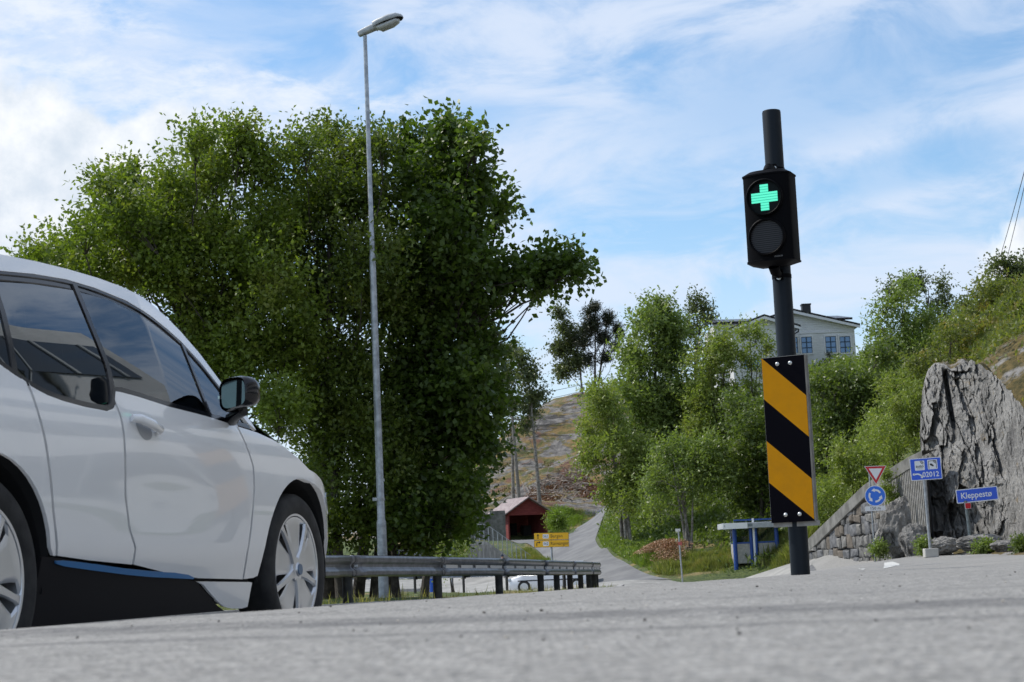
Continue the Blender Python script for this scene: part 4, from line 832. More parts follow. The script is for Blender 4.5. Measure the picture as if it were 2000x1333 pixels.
# ---------------------------------------------------------------- bus shelters
M_sblue = mat('blue shelter paint', build=worn((.008, .045, .23), (.02, .08, .33), 12, .45)); M_sroof = mat('pale grey shelter roof', build=worn((.36, .38, .40), (.46, .48, .50), 5, .5)); M_sglass = m_glass((.50, .56, .58), 'dusty shelter glass', 2.2); M_panel = mat('grey shelter board', build=worn((.30, .29, .27), (.42, .40, .37), 10, .8))
def shelter():
    Y = 82.; b = P(1472, 1116, Y); b[2] = HZ(b[0], b[1]); t_ = thing('bus_shelter', 'bus shelter with blue posts and a flat pale roof beside the stone wall', 'bus shelter', tuple(b))
    def at(px, py): q = P(px, py, Y); return q[0]-b[0], q[2]-b[2]
    xl, zr = at(1409, 1029); xr, _ = at(1531, 1029); xs, _ = at(1458, 1029); zt_ = zr+.13; zb = zr-.13
    D = 1.7
    mb = MB(); mb.box(((xl+xr)/2, D/2-.2, zr), (xr-xl, D+.4, .26)); mb.build('roof', M_sroof, t_, bevel=.02)
    mb = MB(); mb.box(((xl+xs)/2, -.42, zr), (xs-xl-.02, .03, .27)); mb.build('name_board', mat('white fascia board', (.85, .85, .85), .5), t_)
    text('lettering', 'Z', .12, M_sk, t_, face_M(xl+.1, -.437, zr), 1); 
    mb = MB(); mb.box((xs+.12, -.402, zr+.01), (.22, .01, .12)); mb.build('stop_logo', mat('grey logo', (.16, .19, .20), .5), t_)
    for px, dy in ((1436, 0), (1468, 0), (1477, -.05), (1518, 0), (1440, D-.1), (1518, D-.1)):
        x_, _ = at(px, 1070); mb = MB(); r_ = .10 if px not in (1468, 1477) else .08; mb.tube([(x_, dy, -.2), (x_, dy, zb)], r_, 12); mb.build('post', M_sblue, t_, smooth=True)
    x0, _ = at(1438, 1070); x1, _ = at(1468, 1070); x2, _ = at(1480, 1070); x3, _ = at(1516, 1070)
    for a, c_ in ((x0, x1), (x2, x3)):
        mb = MB(); mb.box(((a+c_)/2, 0, 1.62), (c_-a-.1, .012, 1.02)); mb.build('glass_pane', M_sglass, t_); mb = MB(); mb.box(((a+c_)/2, 0, .62), (c_-a-.08, .02, .92)); mb.build('lower_panel', M_panel, t_)
    for zz_ in (1.09, 2.14):
        mb = MB(); mb.box(((x0+x3)/2, .0, zz_), (x3-x0+.1, .05, .07)); mb.build('cross_rail', M_sblue, t_)
    for x_ in (x0-.04, x3+.04):
        mb = MB(); mb.box((x_, D/2, 1.62), (.012, D-.1, 1.02)); mb.build('glass_pane', M_sglass, t_); mb = MB(); mb.box((x_, D/2, .62), (.02, D-.1, .92)); mb.build('lower_panel', M_panel, t_)
    mb = MB(); mb.box(((x0+x3)/2, D-.1, 1.5), (x3-x0, .012, 1.2)); mb.build('glass_pane', M_sglass, t_); mb = MB(); mb.box(((x0+x3)/2, D-.1, .5), (x3-x0, .02, .9)); mb.build('lower_panel', M_panel, t_)
    mb = MB(); mb.box(((x2+x3)/2-.1, D-.25, 1.6), (.5, .03, .8)); mb.box(((x2+x3)/2+.3, D-.25, 1.6), (.15, .03, .8)); mb.build('timetable_board', mat('brown timetable board', (.20, .15, .10), .7), t_)
    mb = MB(); mb.box(((x0+x3)/2, D-.4, .48), (x3-x0-.3, .35, .05)); mb.build('bench', M_dark, t_); mb = MB(); x_, _ = at(1473, 1070); mb.box((x_, -.10, 1.1), (.09, .03, 2.2)); mb.build('white_strip', M_sw, t_)
    # the one behind the left trees
    Y = 84.; b = P(805, 1155, Y); b[2] = HZ(b[0], b[1]); t_ = thing('bus_shelter', 'bus shelter with bright blue posts half hidden behind the big trees', 'bus shelter', tuple(b))
    def at(px, py): q = P(px, py, Y); return q[0]-b[0], q[2]-b[2]
    xa, za = at(766, 1056); xb, _ = at(840, 1056)
    mb = MB(); mb.box(((xa+xb)/2, .8, za+.05), (xb-xa+.5, 2.2, .22)); mb.build('roof', M_sroof, t_, bevel=.02)
    for x_ in (xa, xb):
        for y_ in (0, 1.6): mb = MB(); mb.tube([(x_, y_, -.3), (x_, y_, za)], .10 if x_ == xb else .07, 12); mb.build('post', mat('bright blue shelter paint', (.01, .09, .45), .4), t_, smooth=True)
    mb = MB(); mb.box(((xa+xb)/2, 1.5, za-.95), (xb-xa, .02, 1.4)); mb.build('glass_pane', M_glassd, t_); mb = MB(); mb.box(((xa+xb)/2, 1.5, .35), (xb-xa, .04, .9)); mb.build('lower_panel', M_panel, t_)
shelter()
# ================================================================ WALLS, ROCK, BUILDINGS
def stone_wall():
    A_ = P(1566, 1103, 68.5); B_ = P(1808, 1080, 54.2); A_, B_ = np.array(A_[:2]), np.array(B_[:2]); Ln = np.linalg.norm(B_-A_); d = (B_-A_)/Ln; n = np.array([d[1], -d[0]])
    if n[1] > 0: n = -n
    b = (A_[0], A_[1], HZ(*A_)); t_ = thing('stone_wall', 'rough stone retaining wall under a sloping concrete parapet beside the cliff', 'stone wall', b)
    off = Vector(b); rs = np.random.RandomState(4)
    # parapet line given in the photo: px -> py
    PX = np.linspace(1566, 1808, 60); top = np.interp(PX, (1566, 1579, 1692, 1780, 1808), (1066, 1057, 948, 893, 880))
    us, zs = [], []
    for px, py in zip(PX, top):
        r_ = ray(px, py); # intersect vertical plane of the wall
        # A + d*u = r*Y
        M2 = np.array([[r_[0], -d[0]], [r_[1], -d[1]]]); Yv, u = np.linalg.solve(M2, A_); us.append(u); zs.append(r_[2]*Yv+EYE)
    zt_ = lambda u: float(np.interp(u, us, zs)); zb = lambda u: HZ(*(A_+d*u))-.15
    def W_(u, y, z): q = A_+d*u+n*y; return Vector((q[0], q[1], z))-off
    caph = lambda u: .50-.12*u/Ln
    mb = MB(); G = []
    for u in np.linspace(us[0], us[-1], 30):
        z_ = zt_(u); c_ = caph(u); G.append([W_(u, -.3, z_-c_), W_(u, .10, z_-c_), W_(u, .12, z_-c_+.02), W_(u, .12, z_-.02), W_(u, .10, z_), W_(u, -.3, z_)])
    mb.grid(G); mb.build('parapet', mat('weathered concrete', build=worn((.10, .098, .088), (.20, .195, .18), 2.2, .9, .4, 8, fine=8, bdist=.03)), t_, smooth=True, angle=30)
    mb = MB(); G = [[W_(u, -.05, zb(u)-.3), W_(u, -.05, zt_(u)-.2)] for u in np.linspace(us[0], us[-1], 30)]; mb.grid(G); mb.build('backing', M_void, t_)
    st = MB(); uR = Ln*.70; z = min(zb(0), zb(uR)); row = 0
    while z < 3.2:
        h_ = rs.uniform(.28, .46); u = us[0]-rs.uniform(0, .3)
        while u < uR:
            w_ = rs.uniform(.30, .78)*(1+.4*(rs.rand() < .2)); c_ = u+w_/2; zt1 = zt_(c_)-caph(c_)
            z0, z1 = z+rs.uniform(-.03, .03), z+h_+rs.uniform(-.04, .03)
            if z0 < zt1-.03 and z1 > zb(c_):
                j = lambda s_=.055: rs.uniform(-s_, s_)
                q = [(u+.012+j(), z0+j()), (u+w_-.012+j(), z0+j()), (u+w_-.012+j(), z1+j()), (u+.012+j(), z1+j())]
                mid = [((q[i][0]+q[(i+1) % 4][0])/2+j(.02), (q[i][1]+q[(i+1) % 4][1])/2+j(.03)) for i in range(4)]; ol = [v for pr in zip(q, mid) for v in pr]
                ol = [(a, min(b2, zt_(a)-caph(a)-.005)) for a, b2 in ol]
                cx_ = sum(a for a, _ in ol)/8; cz_ = sum(b2 for _, b2 in ol)/8; pr_ = rs.uniform(.03, .13)
                V_ = [W_(a, -.04, b2) for a, b2 in ol]+[W_(cx_+(a-cx_)*.93, pr_*.6, cz_+(b2-cz_)*.93) for a, b2 in ol]+[W_(cx_+(a-cx_)*.62+j(.02), pr_+j(.02), cz_+(b2-cz_)*.62) for a, b2 in ol]
                st.add(V_, [(k, (k+1) % 8, 8+(k+1) % 8, 8+k) for k in range(8)]+[(8+k, 8+(k+1) % 8, 16+(k+1) % 8, 16+k) for k in range(8)]+[tuple(range(16, 24))], int(rs.choice([0, 0, 1, 1, 2, 3])))
            u += w_
        z += h_
    st.build('stonework', [mat('wall stone '+nm, build=worn(a, c_, 5, .9, .6, 8, fine=14, bdist=.03)) for nm, a, c_ in (('grey', (.07, .068, .065), (.18, .175, .165)), ('blue grey', (.07, .073, .078), (.17, .17, .175)), ('pale', (.11, .107, .10), (.23, .22, .205)), ('brown', (.09, .075, .058), (.16, .135, .11)))], t_, smooth=True, angle=25)
    rb = MB(); u = uR-.25
    while u < us[-1]: 
        z1 = zt_(u)-caph(u); rb.box(W_(u, .05, (zb(u)+z1)/2), (.085, .10, z1-zb(u)), None); u += .165
    rb.build('ribbed_panel', mat('ribbed concrete', build=worn((.20, .19, .17), (.34, .33, .31), 6, .9, .3)), t_)
stone_wall()
def rock_face():
    # stations along the foot of the cliff: px, Z, py of the rim
    S_ = [(1824, 80, 860), (1820, 70, 862), (1816, 62, 858), (1813, 56.5, 852), (1817, 55.4, 815), (1823, 55.0, 770), (1830, 54.8, 748), (1840, 54.6, 724), (1854, 54.2, 710), (1872, 53.5, 711), (1884, 53.2, 720), (1897, 53.0, 710), (1912, 52.7, 700), (1928, 52.3, 700), (1945, 51.8, 716), (1965, 51.2, 724), (1985, 50.4, 737), (2003, 49.5, 772), (2035, 48, 812), (2100, 45.5, 850), (2180, 42, 850), (2300, 38, 840), (2500, 32, 800)]
    n = 330; k = np.array(S_, float); tt = np.linspace(0, len(k)-1, n); ks = [np.interp(tt, range(len(k)), k[:, i]) for i in range(3)]
    X0 = np.array([ray(a, 1080)[0]*Z for a, Z in zip(ks[0], ks[1])]); Y0 = ks[1]
    base = H(X0, Y0)-.4; rim = np.array([P(a, c_, Z+1.6)[2] for a, Z, c_ in zip(*ks)])
    nv = 260; nt = 60; v = np.concatenate([np.linspace(0, 1, nv), np.linspace(1.02, 2, nt)])
    X_ = np.zeros((n, nv+nt)); Y_ = X_.copy(); Z_ = X_.copy()
    for i in range(n):
        lean = 1.8*np.clip(v, 0, 1)**1.5+.4*np.exp(-((v-.0)/.12)**2)*-1.2
        back = np.clip(v-1, 0, 1)*13*float(ss(70, 130, i))+.01*v
        Yi = Y0[i]+lean+back; Y_[i] = Yi; sc_ = Yi/Y0[i]; X_[i] = X0[i]*(1+(np.minimum(Yi, Y0[i]+lean)/Y0[i]-1)+(back/Y0[i])*(1-.5*float(ss(150, 240, i))))
        zz = base[i]+(rim[i]-base[i])*np.clip(v, 0, 1); tgt = rim[i]+(max(H(X_[i, -1:], Y_[i, -1:])[0]+.1-rim[i], .3))*float(ss(70, 130, i)); k2 = np.clip(v-1, 0, 1)
        Z_[i] = zz+(tgt-zz)*(1-(1-k2)**1.6)*(v > 1)
    u = tt[:, None]*.9; a = np.cumsum(np.r_[0, np.hypot(np.diff(X0), np.diff(Y0))])[:, None]; zz = Z_
    face = (1-ss(.97, 1.05, v))[None, :]; on = ss(0, .06, v)[None, :]
    def facets(A_, Z2, sa, sz, amp, tilt, seed):
        rs = np.random.RandomState(seed); A2 = A_+fbm(A_*.5, Z2*.5, seed, 2)*.25/sa*0+Z2*.18; u_, w_ = A2/sa, Z2/sz; iu, iw = np.floor(u_).astype(int), np.floor(w_).astype(int); best = np.full(u_.shape, 9.); o_ = np.zeros(u_.shape); tab = rs.rand(64, 64, 5)
        for du in (-1, 0, 1):
            for dw in (-1, 0, 1):
                t5 = tab[(iu+du) % 64, (iw+dw) % 64]; cu = iu+du+.1+.8*t5[..., 0]; cw = iw+dw+.1+.8*t5[..., 1]; d = np.abs(u_-cu)+np.abs(w_-cw)*.9; k3 = d < best; best = np.where(k3, d, best)
                o_ = np.where(k3, (t5[..., 2]-.5)*amp+(t5[..., 3]-.5)*tilt*(u_-cu)*sa+(t5[..., 4]-.5)*tilt*(w_-cw)*sz, o_)
        return o_
    aw = a+zz*0; wx = fbm(aw*.9, zz*.9, 2., 3)*.35; wz = fbm(aw*.9+9, zz*.9, 4., 3)*.35
    strata = fbm(a*.30+zz*.10, zz*.20, 1.3, 3)*.55; rid = facets(aw+wx*.5, zz+wz*.5, 1.5, 1.7, .8, .5, 3); blk = facets(aw+wx*.3, zz+wz*.3, .6, .65, .32, .6, 4); led = facets(aw+wx*.2, zz+wz*.2, .22, .26, .08, .8, 5); fine = fbm(a*3, zz*2.4, 3., 5)*.09; crk = -.2*(1-ss(.0, .06, np.abs(fbm(a*.8+zz*.2, zz*.35, 31., 4)))); disp = (strata+rid+blk+fine+led+crk)*on; deep = -1.1*np.exp(-((ks[0][:, None]-1943)/5.5)**4)*np.exp(-((zz-6.2)/.75)**4)
    deep = deep-.9*np.exp(-((ks[0][:, None]-1874+(zz-5)*6)/4)**4)*np.exp(-((zz-4.6)/.9)**4)-.9*np.exp(-((ks[0][:, None]-1965)/5)**4)*np.exp(-((zz-2.8)/.7)**4)
    Yn = Y_-(disp+deep)*face; keepx = 1-ss(150, 240, np.arange(n))[:, None]; X_ = X_*(1+(Yn/Y_-1)*keepx); Y_ = Yn; Z_ = Z_+(fine*.5)*face+(1-face)*(fbm(X_*.9, Y_*.9, 0, 4)*.28)
    i = np.arange(n-1)[:, None]*(nv+nt)+np.arange(nv+nt-1)[None, :]; F_ = np.stack([i, i+1, i+nv+nt+1, i+nv+nt], -1).reshape(-1, 4)[:, ::-1]
    mi = (np.tile(v[:-1], n-1) > 1.0).astype(int); mi = np.where(np.repeat(np.arange(n-1), nv+nt-1) < 118, 0, mi)
    def m_moss(q, b, tcn):
        v_ = tcn.outputs['Object']; k_ = q.ramp(q.noise(v_, .9, 7, .7, .4), .44, .56); rk = q.mix(q.noise(v_, 5, 6), (.16, .15, .14), (.42, .40, .38))
        ms = q.mix(q.ramp(q.noise(v_, 3, 6, .7), .35, .65), (.055, .05, .012), (.19, .135, .045)); q.put(b.inputs['Base Color'], q.mix(q.m('MULTIPLY', k_, q.ramp(q.noise(v_, .8, 4), .5, .62)), ms, rk)); b.inputs['Roughness'].default_value = 1; q.put(b.inputs['Normal'], q.bump(q.noise(v_, 7, 7, .7), 1, .18))
    me = mesh_np('rock_face', np.stack([X_, Y_, Z_], -1).reshape(-1, 3), F_, [M_rock, mat('mossy rock top', build=m_moss)], True, mi); me.set_sharp_from_angle(angle=radians(24))
    o = link('rock_face', me); tag(o, 'grey rock cliff with a mossy top above the road at the right edge', 'cliff', kind='structure')
rock_face()
def boulder(px, py, Z, w_, h_, seed, label, m_=None, ang=0):
    c_ = P(px, py, Z); bm = bmesh.new(); bmesh.ops.create_icosphere(bm, subdivisions=5, radius=1); v = np.array([q.co[:] for q in bm.verts])
    d = 1+.20*fbm(v[:, 0]*1.1+seed, v[:, 1]*1.1, v[:, 2]*1.1, 4)+.05*np.round(fbm(v[:, 0]*2.5, v[:, 1]*2.5+seed, v[:, 2]*2.5, 2)*3)
    v = v*d[:, None]*np.array([w_/2, w_/2.4, h_/2]); ca, sa = cos(ang), sin(ang); v = np.stack([v[:, 0]*ca-v[:, 2]*sa, v[:, 1], v[:, 0]*sa+v[:, 2]*ca], -1)
    for q, k in zip(bm.verts, v): q.co = k
    me = bpy.data.meshes.new('boulder'); bm.to_mesh(me); bm.free(); me.materials.append(m_ or M_rock); me.polygons.foreach_set('use_smooth', [True]*len(me.polygons)); me.set_sharp_from_angle(angle=radians(30))
    return tag(link('boulder', me, None, tuple(c_)), label, 'boulder', 'boulders at the foot of the cliff')
boulder(1756, 1030, 55.5, 1.15, 1.9, 1, 'tall overhanging boulder between the stone wall and the cliff', ang=-.3)
boulder(1790, 1060, 53.8, 1.0, 1.1, 7, 'knobbly boulder to the left of the 02012 sign foot')
boulder(1845, 1066, 51.2, .9, .5, 11, 'low boulder just right of the 02012 sign foot')
boulder(1915, 1062, 49.5, 1.3, .5, 15, 'flat boulder under the place name sign')
boulder(1966, 1068, 47.5, .8, .35, 21, 'small boulder at the far right foot of the cliff')
M_clap = None
def m_clap(q, b, tcn):
    v = tcn.outputs['Object']; sp = q.new('ShaderNodeSeparateXYZ'); q.l.new(v, sp.inputs[0]); w_ = q.m('FRACT', q.m('MULTIPLY', sp.outputs[2], 6.2))
    q.put(b.inputs['Base Color'], q.mix(q.ramp(q.noise(q.map(v, scale=(1, 1, 8)), 1.6, 5, .7), .3, .7), (.70, .70, .71), (.86, .86, .87))); b.inputs['Roughness'].default_value = .7; q.put(b.inputs['Normal'], q.bump(w_, .8, .05))
M_clap = mat('white clapboard', build=m_clap)
def m_tile(q, b, tcn):
    v = tcn.outputs['Object']; sp = q.new('ShaderNodeSeparateXYZ'); q.l.new(v, sp.inputs[0]); a = q.m('SINE', q.m('MULTIPLY', sp.outputs[0], 20)); c_ = q.m('FRACT', q.m('MULTIPLY', sp.outputs[2], 5.5)); k = q.ramp(q.m('MULTIPLY', q.m('ADD', a, 1), c_), .5, 1.1)
    q.put(b.inputs['Base Color'], q.mix(k, (.022, .022, .025), (.10, .10, .105))); b.inputs['Roughness'].default_value = .28; q.put(b.inputs['Normal'], q.bump(q.m('ADD', a, c_), 1, .06))
M_tile = mat('glazed dark roof tiles', build=m_tile)
M_trim = mat('white painted trim', (.70, .70, .70), .6); M_winglass = mat('blue reflecting window', (.06, .16, .30), .08, .3, coat=1); M_winframe = mat('dark blue window bars', (.015, .04, .07), .5)
def house():
    Y = 124.; O_ = P(1600, 745, Y); t_ = thing('house', 'large white clapboard house with dark tiled roofs and blue windows on the hill', 'house', tuple(O_)); off = Vector(O_)
    def at(px, py, y=Y): q = P(px, py, y); return Vector(q)-off
    zb = -4
    def gable(name, apex, reav, y, depth, lx=None, oh=.35):
        a = at(*apex, y); r_ = at(*reav, y); hw = r_.x-a.x; l_ = a.x-hw if lx is None else at(lx, reav[1], y).x
        zl = a.z-(a.z-r_.z)*(a.x-l_)/hw
        mb = MB(); M1 = Matrix.Translation((0, a.y, 0)) @ Matrix.Rotation(radians(90), 4, 'X'); mb.prism([(l_, zb), (r_.x, zb), (r_.x, r_.z), (a.x, a.z), (l_, zl)], -depth, 0, M1); mb.build('wall', M_clap, t_)
        rf = MB(); th = .16; sl = (a.z-r_.z)/hw
        for sx_, ex in ((1, r_.x+oh), (-1, l_-oh)):
            ez = a.z-abs(ex-a.x)*sl; rf.prism([(a.x, a.z+th), (ex, ez+th), (ex, ez+.02), (a.x, a.z+.02)], -depth-.3, .45, M1)
        rf.build('roof', M_tile, t_)
        tr = MB()
        for ex in (r_.x+oh-.02, l_-oh+.02):
            ez = a.z-abs(ex-a.x)*sl; tr.prism([(a.x, a.z+.01), (ex, ez+.01), (ex, ez-.16), (a.x, a.z-.18)], .452, .50, M1)
        tr.build('barge_board', M_trim, t_); return a, r_
    def window(px0, py0, px1, py1, y, cols=2, rows=3):
        a = at(px0, py0, y); c_ = at(px1, py1, y); x0, x1, z1, z0 = a.x, c_.x, a.z, c_.z; yy = a.y
        fr = MB(); e_ = .10
        for q in (((x0+x1)/2, z1+e_/2, x1-x0+2*e_, e_), ((x0+x1)/2, z0-e_/2, x1-x0+2*e_, e_), (x0-e_/2, (z0+z1)/2, e_, z1-z0), (x1+e_/2, (z0+z1)/2, e_, z1-z0)): fr.box((q[0], yy-.04, q[1]), (q[2], .09, q[3]))
        f = fr.build('window', M_trim, t_)
        g = MB(); g.box(((x0+x1)/2, yy-.01, (z0+z1)/2), (x1-x0, .03, z1-z0)); g.build('pane', M_winglass, f)
        g = MB()
        for i in range(cols+1): g.box((x0+(x1-x0)*i/cols, yy-.04, (z0+z1)/2), (.07, .03, z1-z0))
        for i in range(rows+1): g.box(((x0+x1)/2, yy-.041, z0+(z1-z0)*i/rows), (x1-x0, .03, .06))
        g.build('glazing_bars', M_winframe, f)
    a, r_ = gable('A', (1547, 609), (1668, 636), Y, 9)
    gable('B', (1491, 620), (1552, 638), Y-3, 5, 1428)
    for q in ((1611, 658, 1634, 689), (1639, 658, 1662, 689), (1564, 659, 1587, 690), (1541, 660, 1559, 690)): window(*q, Y)
    window(1453, 703, 1463, 723, Y-3, 1, 1); window(1467, 703, 1488, 722, Y-3, 1, 1)
    for (p0, p1, e1, yy) in (((1384, 625), (1500, 622), 641, Y+3), ((1590, 618), (1637, 617), 634, Y+4)):
        A0, A1 = at(*p0, yy), at(*p1, yy); ez = at(p0[0], e1, yy).z; mb = MB(); ext = .45 if p0[0] > 1500 else 0
        mb.add([A0, A1, Vector((A1.x+ext, A1.y-3, ez)), Vector((A0.x-.3, A0.y-3, ez)), A0+Vector((0, 0, -.15)), A1+Vector((0, 0, -.15)), Vector((A1.x+ext, A1.y-3, ez-.15)), Vector((A0.x-.3, A0.y-3, ez-.15))], [(0, 1, 2, 3), (4, 7, 6, 5), (0, 3, 7, 4), (1, 5, 6, 2), (3, 2, 6, 7), (0, 4, 5, 1)]); mb.build('roof', M_tile, t_)
        mb = MB(); mb.box(((A0.x+A1.x)/2, A0.y+.6, (ez+zb)/2-.1), (A1.x-A0.x-.1, 6.8, ez-zb)); mb.build('wall', M_clap, t_)
    c_ = at(1574, 606, Y+3); mb = MB(); mb.box((c_.x, c_.y, c_.z-.4), (.62, .62, 1.5)); mb.box((c_.x, c_.y, c_.z+.38), (.70, .70, .10)); mb.build('chimney', mat('black chimney cladding', (.012, .012, .014), .5), t_)
    g = at(1553, 640, Y-3.2); mb = MB(); mb.tube([g+Vector((.25, 0, 0)), g+Vector((.2, 0, -.3)), g+Vector((-.1, 0.1, -.45)), g+Vector((-.15, .1, -3))], .05, 8); mb.build('drainpipe', M_dark, t_)
    mb = MB(); q0, q1 = at(1560, 654, Y), at(1668, 649, Y); mb.box(((q0.x+q1.x)/2, q0.y-.03, q0.z+.1), (q1.x-q0.x, .06, .12)); mb.build('trim_board', M_trim, t_)
house()
M_red = mat('red boards', build=lambda q, b, tcn: (q.put(b.inputs['Base Color'], q.mix(q.ramp(q.noise(q.map(tcn.outputs['Object'], scale=(1, 1, 6)), 2, 6, .7), .3, .7), (.15, .022, .024), (.26, .055, .05))), q.put(b.inputs['Normal'], q.bump(q.m('FRACT', q.m('MULTIPLY', q.new('ShaderNodeSeparateXYZ').outputs[2], 6)), .0, .02)), b.inputs['Roughness'].__setattr__('default_value', .85))[-1])
def garage():
    Y = 140.; f = P(994, 1056, Y); z_ = f[2]; t_ = thing('garage', 'small red wooden garage with an open front and grey roof up the lane', 'garage', (f[0], f[1], z_), radians(22))
    # local frame: x along the front to the right, y back
    W_, D_, hs, hr = 3.35, 3.9, 2.25, 3.30
    k = mat('weathered garage roof', build=worn((.20, .15, .15), (.34, .28, .27), 4, .7, .3))
    def wall(name, pts, M_, th=.12, m_=M_red): mb = MB(); mb.prism(pts, -th, 0, M_); return mb.build(name, m_, t_)
    Mfr = Matrix.Rotation(radians(90), 4, 'X')
    wall('front_wall', [(0, 0), (.12, 0), (.12, 1.95), (W_-.12, 1.95), (W_-.12, 0), (W_, 0), (W_, hs), (W_/2, hr), (0, hs)], Mfr)
    wall('back_wall', [(0, 0), (W_, 0), (W_, hs), (W_/2, hr), (0, hs)], Matrix.Translation((0, D_, 0)) @ Mfr)
    mb = MB(); mb.box((.06, D_/2, hs/2), (.12, D_-.25, hs)); mb.build('side_wall', M_red, t_); mb = MB(); mb.box((W_-.06, D_/2, hs/2), (.12, D_-.25, hs)); mb.build('side_wall', M_red, t_)
    for sx_ in (1, -1):
        ex = W_/2+sx_*(W_/2+.45); ez = hs-(hr-hs)/(W_/2)*.45; mb = MB(); mb.prism([(W_/2, hr+.10), (ex, ez+.10), (ex, ez), (W_/2, hr)], -D_-.3, .5, Mfr); mb.build('roof', k, t_)
    mb = MB(); mb.box((W_/2, D_/2, .02), (W_-.3, D_-.3, .04)); mb.box((W_-.6, D_-.8, .6), (.7, .6, 1.2)); mb.build('floor', mat('dark garage floor', (.03, .03, .03), .9), t_)
    mb = MB(); mb.box((.8, D_-.9, .45), (.9, .7, .9)); mb.box((1.7, D_-.6, .7), (.5, .5, 1.4)); mb.build('stored_boxes', M_dark, t_)
    # concrete side annex behind
    o = P(940, 1018, 139); t2 = thing('concrete_wall', 'low dark concrete wall joined to the left end of the red garage', 'wall', (o[0], o[1], HZ(o[0], o[1]))); mb = MB(); mb.box((0, 0, .9), (3.6, .3, 2.4)); mb.box((1.3, -.6, 1.1), (1.2, .3, 2.4)); mb.build('concrete_slab', mat('weathered concrete', (.2, .2, .2)), t2)
garage()
def retaining():
    Y = 120.; zs = [(912, 1058), (951, 1058), (1017, 1104)]; b = P(912, 1136, Y); zb = HZ(b[0], b[1])-.3; t_ = thing('retaining_wall', 'pale ribbed concrete retaining wall sloping down below the red garage', 'retaining wall', (b[0], b[1], zb))
    pts = [(P(a, c_, Y)[0]-b[0], P(a, c_, Y)[2]-zb) for a, c_ in zs]; M1 = Matrix.Rotation(radians(90), 4, 'X'); mc = mat('pale streaked concrete', build=lambda q, b_, tcn: (q.put(b_.inputs['Base Color'], q.mix(q.ramp(q.noise(q.map(tcn.outputs['Object'], scale=(5, 5, .5)), 1.4, 6, .7), .35, .7), (.20, .195, .185), (.42, .41, .39))), b_.inputs['Roughness'].__setattr__('default_value', .9)))
    poly = [(0, 0), (pts[2][0]+.1, 0)]+[pts[2], pts[1], pts[0]]; mb = MB(); mb.prism(poly, -.35, 0, M1); mb.build('wall_face', mc, t_)
    mb = MB(); n = int(pts[2][0]/.28)
    for i in range(n):
        x_ = .1+i*.28; z_ = np.interp(x_, [q[0] for q in pts], [q[1] for q in pts])-.45
        if z_ > .1: mb.box((x_, -.03, z_/2), (.05, .07, z_))
    mb.build('ribs', mc, t_)
    mb = MB()
    for (x0, z0), (x1, z1) in zip(pts[:-1], pts[1:]): mb.prism([(x0, z0+.003), (x1, z1+.003), (x1, z1-.25), (x0, z0-.25)], .004, .07, M1)
    mb.build('coping', mc, t_)
    # fence on top
    f = thing('fence', 'thin grey wire fence along the top of the pale retaining wall', 'fence', (b[0], b[1], zb)); hh = 1.15; fx = [q[0] for q in pts]+[P(1037, 1116, Y)[0]-b[0]]; fz_ = [q[1] for q in pts]+[P(1037, 1118, Y)[2]-zb]
    xs = np.linspace(.05, fx[-1], 15)
    for x_ in xs: z_ = float(np.interp(x_, fx, fz_)); mb = MB(); mb.tube([(x_, .12, z_-.4), (x_, .12, z_+hh)], .03, 8); mb.build('post', M_galv, f)
    mb = MB()
    for h_ in (hh, .62, .15): mb.tube([(x_, .12, float(np.interp(x_, fx, fz_))+h_) for x_ in np.linspace(.05, fx[-1], 30)], .022 if h_ == hh else .008, 6)
    for x_ in np.arange(.1, fx[-1], .12): z_ = float(np.interp(x_, fx, fz_)); mb.tube([(x_, .12, z_+.1), (x_, .12, z_+hh)], .004, 4, False)
    mb.build('wire_mesh', M_galv, f)
retaining()
def far_house():
    b = P(1096, 800, 215); t_ = thing('house', 'tiny distant house with a red roof on the rocky skyline', 'house', tuple(b)); mb = MB(); mb.box((0, 2, 0), (2.6, 3, 1.3)); mb.build('wall', mat('grey house wall', (.25, .26, .27), .8), t_); mb = MB()
    mb.prism([(-1.6, .6), (1.7, .6), (.9, 1.15), (-.8, 1.15)], -3.4, .3, Matrix.Rotation(radians(90), 4, 'X')); mb.build('roof', mat('red tile roof', (.50, .07, .05), .6), t_); mb = MB(); mb.box((.1, 2, 1.2), (.3, .3, .5)); mb.build('chimney', M_trim, t_)
far_house()
def poles():
    t_ = thing('utility_pole', 'grey wooden utility pole standing behind the red garage', 'pole', tuple(P(1016, 985, 148))); mb = MB(); mb.tube([(0, 0, -1.5), (-.35, 0, 7.5)], [.17, .12], 12); mb.build('shaft', mat('weathered timber', build=worn((.17, .15, .13), (.27, .25, .22), 5, .9)), t_, smooth=True); mb = MB(); mb.box((-.33, 0, 7.1), (1.4, .1, .12)); mb.build('cross_arm', mat('weathered timber'), t_)
    for k, (a, c_, l_) in enumerate(((((1040, 771), 205), ((1200, 736), 205), 'upper of two thin wires above the rocky skyline'), (((1050, 783.5), 205), ((1200, 747), 205), 'lower of two thin wires above the rocky skyline'), (((1953, 503), 100), ((2048, 156), 48), 'left of two thin wires rising at the top right edge'), (((1968, 500), 100), ((2062, 90), 48), 'right of two thin wires rising at the top right edge'))):
        p0, p1 = P(*a[0], a[1]), P(*c_[0], c_[1]); mb = MB(); pts = [p0+(p1-p0)*u-np.array([0, 0, .4*4*u*(1-u)*(.3)]) for u in np.linspace(0, 1, 12)]; mb.tube(pts, .028 if k < 2 else .016, 5); tag(mb.build('overhead_wire', mat('dark cable', (.05, .05, .055), .6)), l_, 'wire', 'overhead wires')
poles()
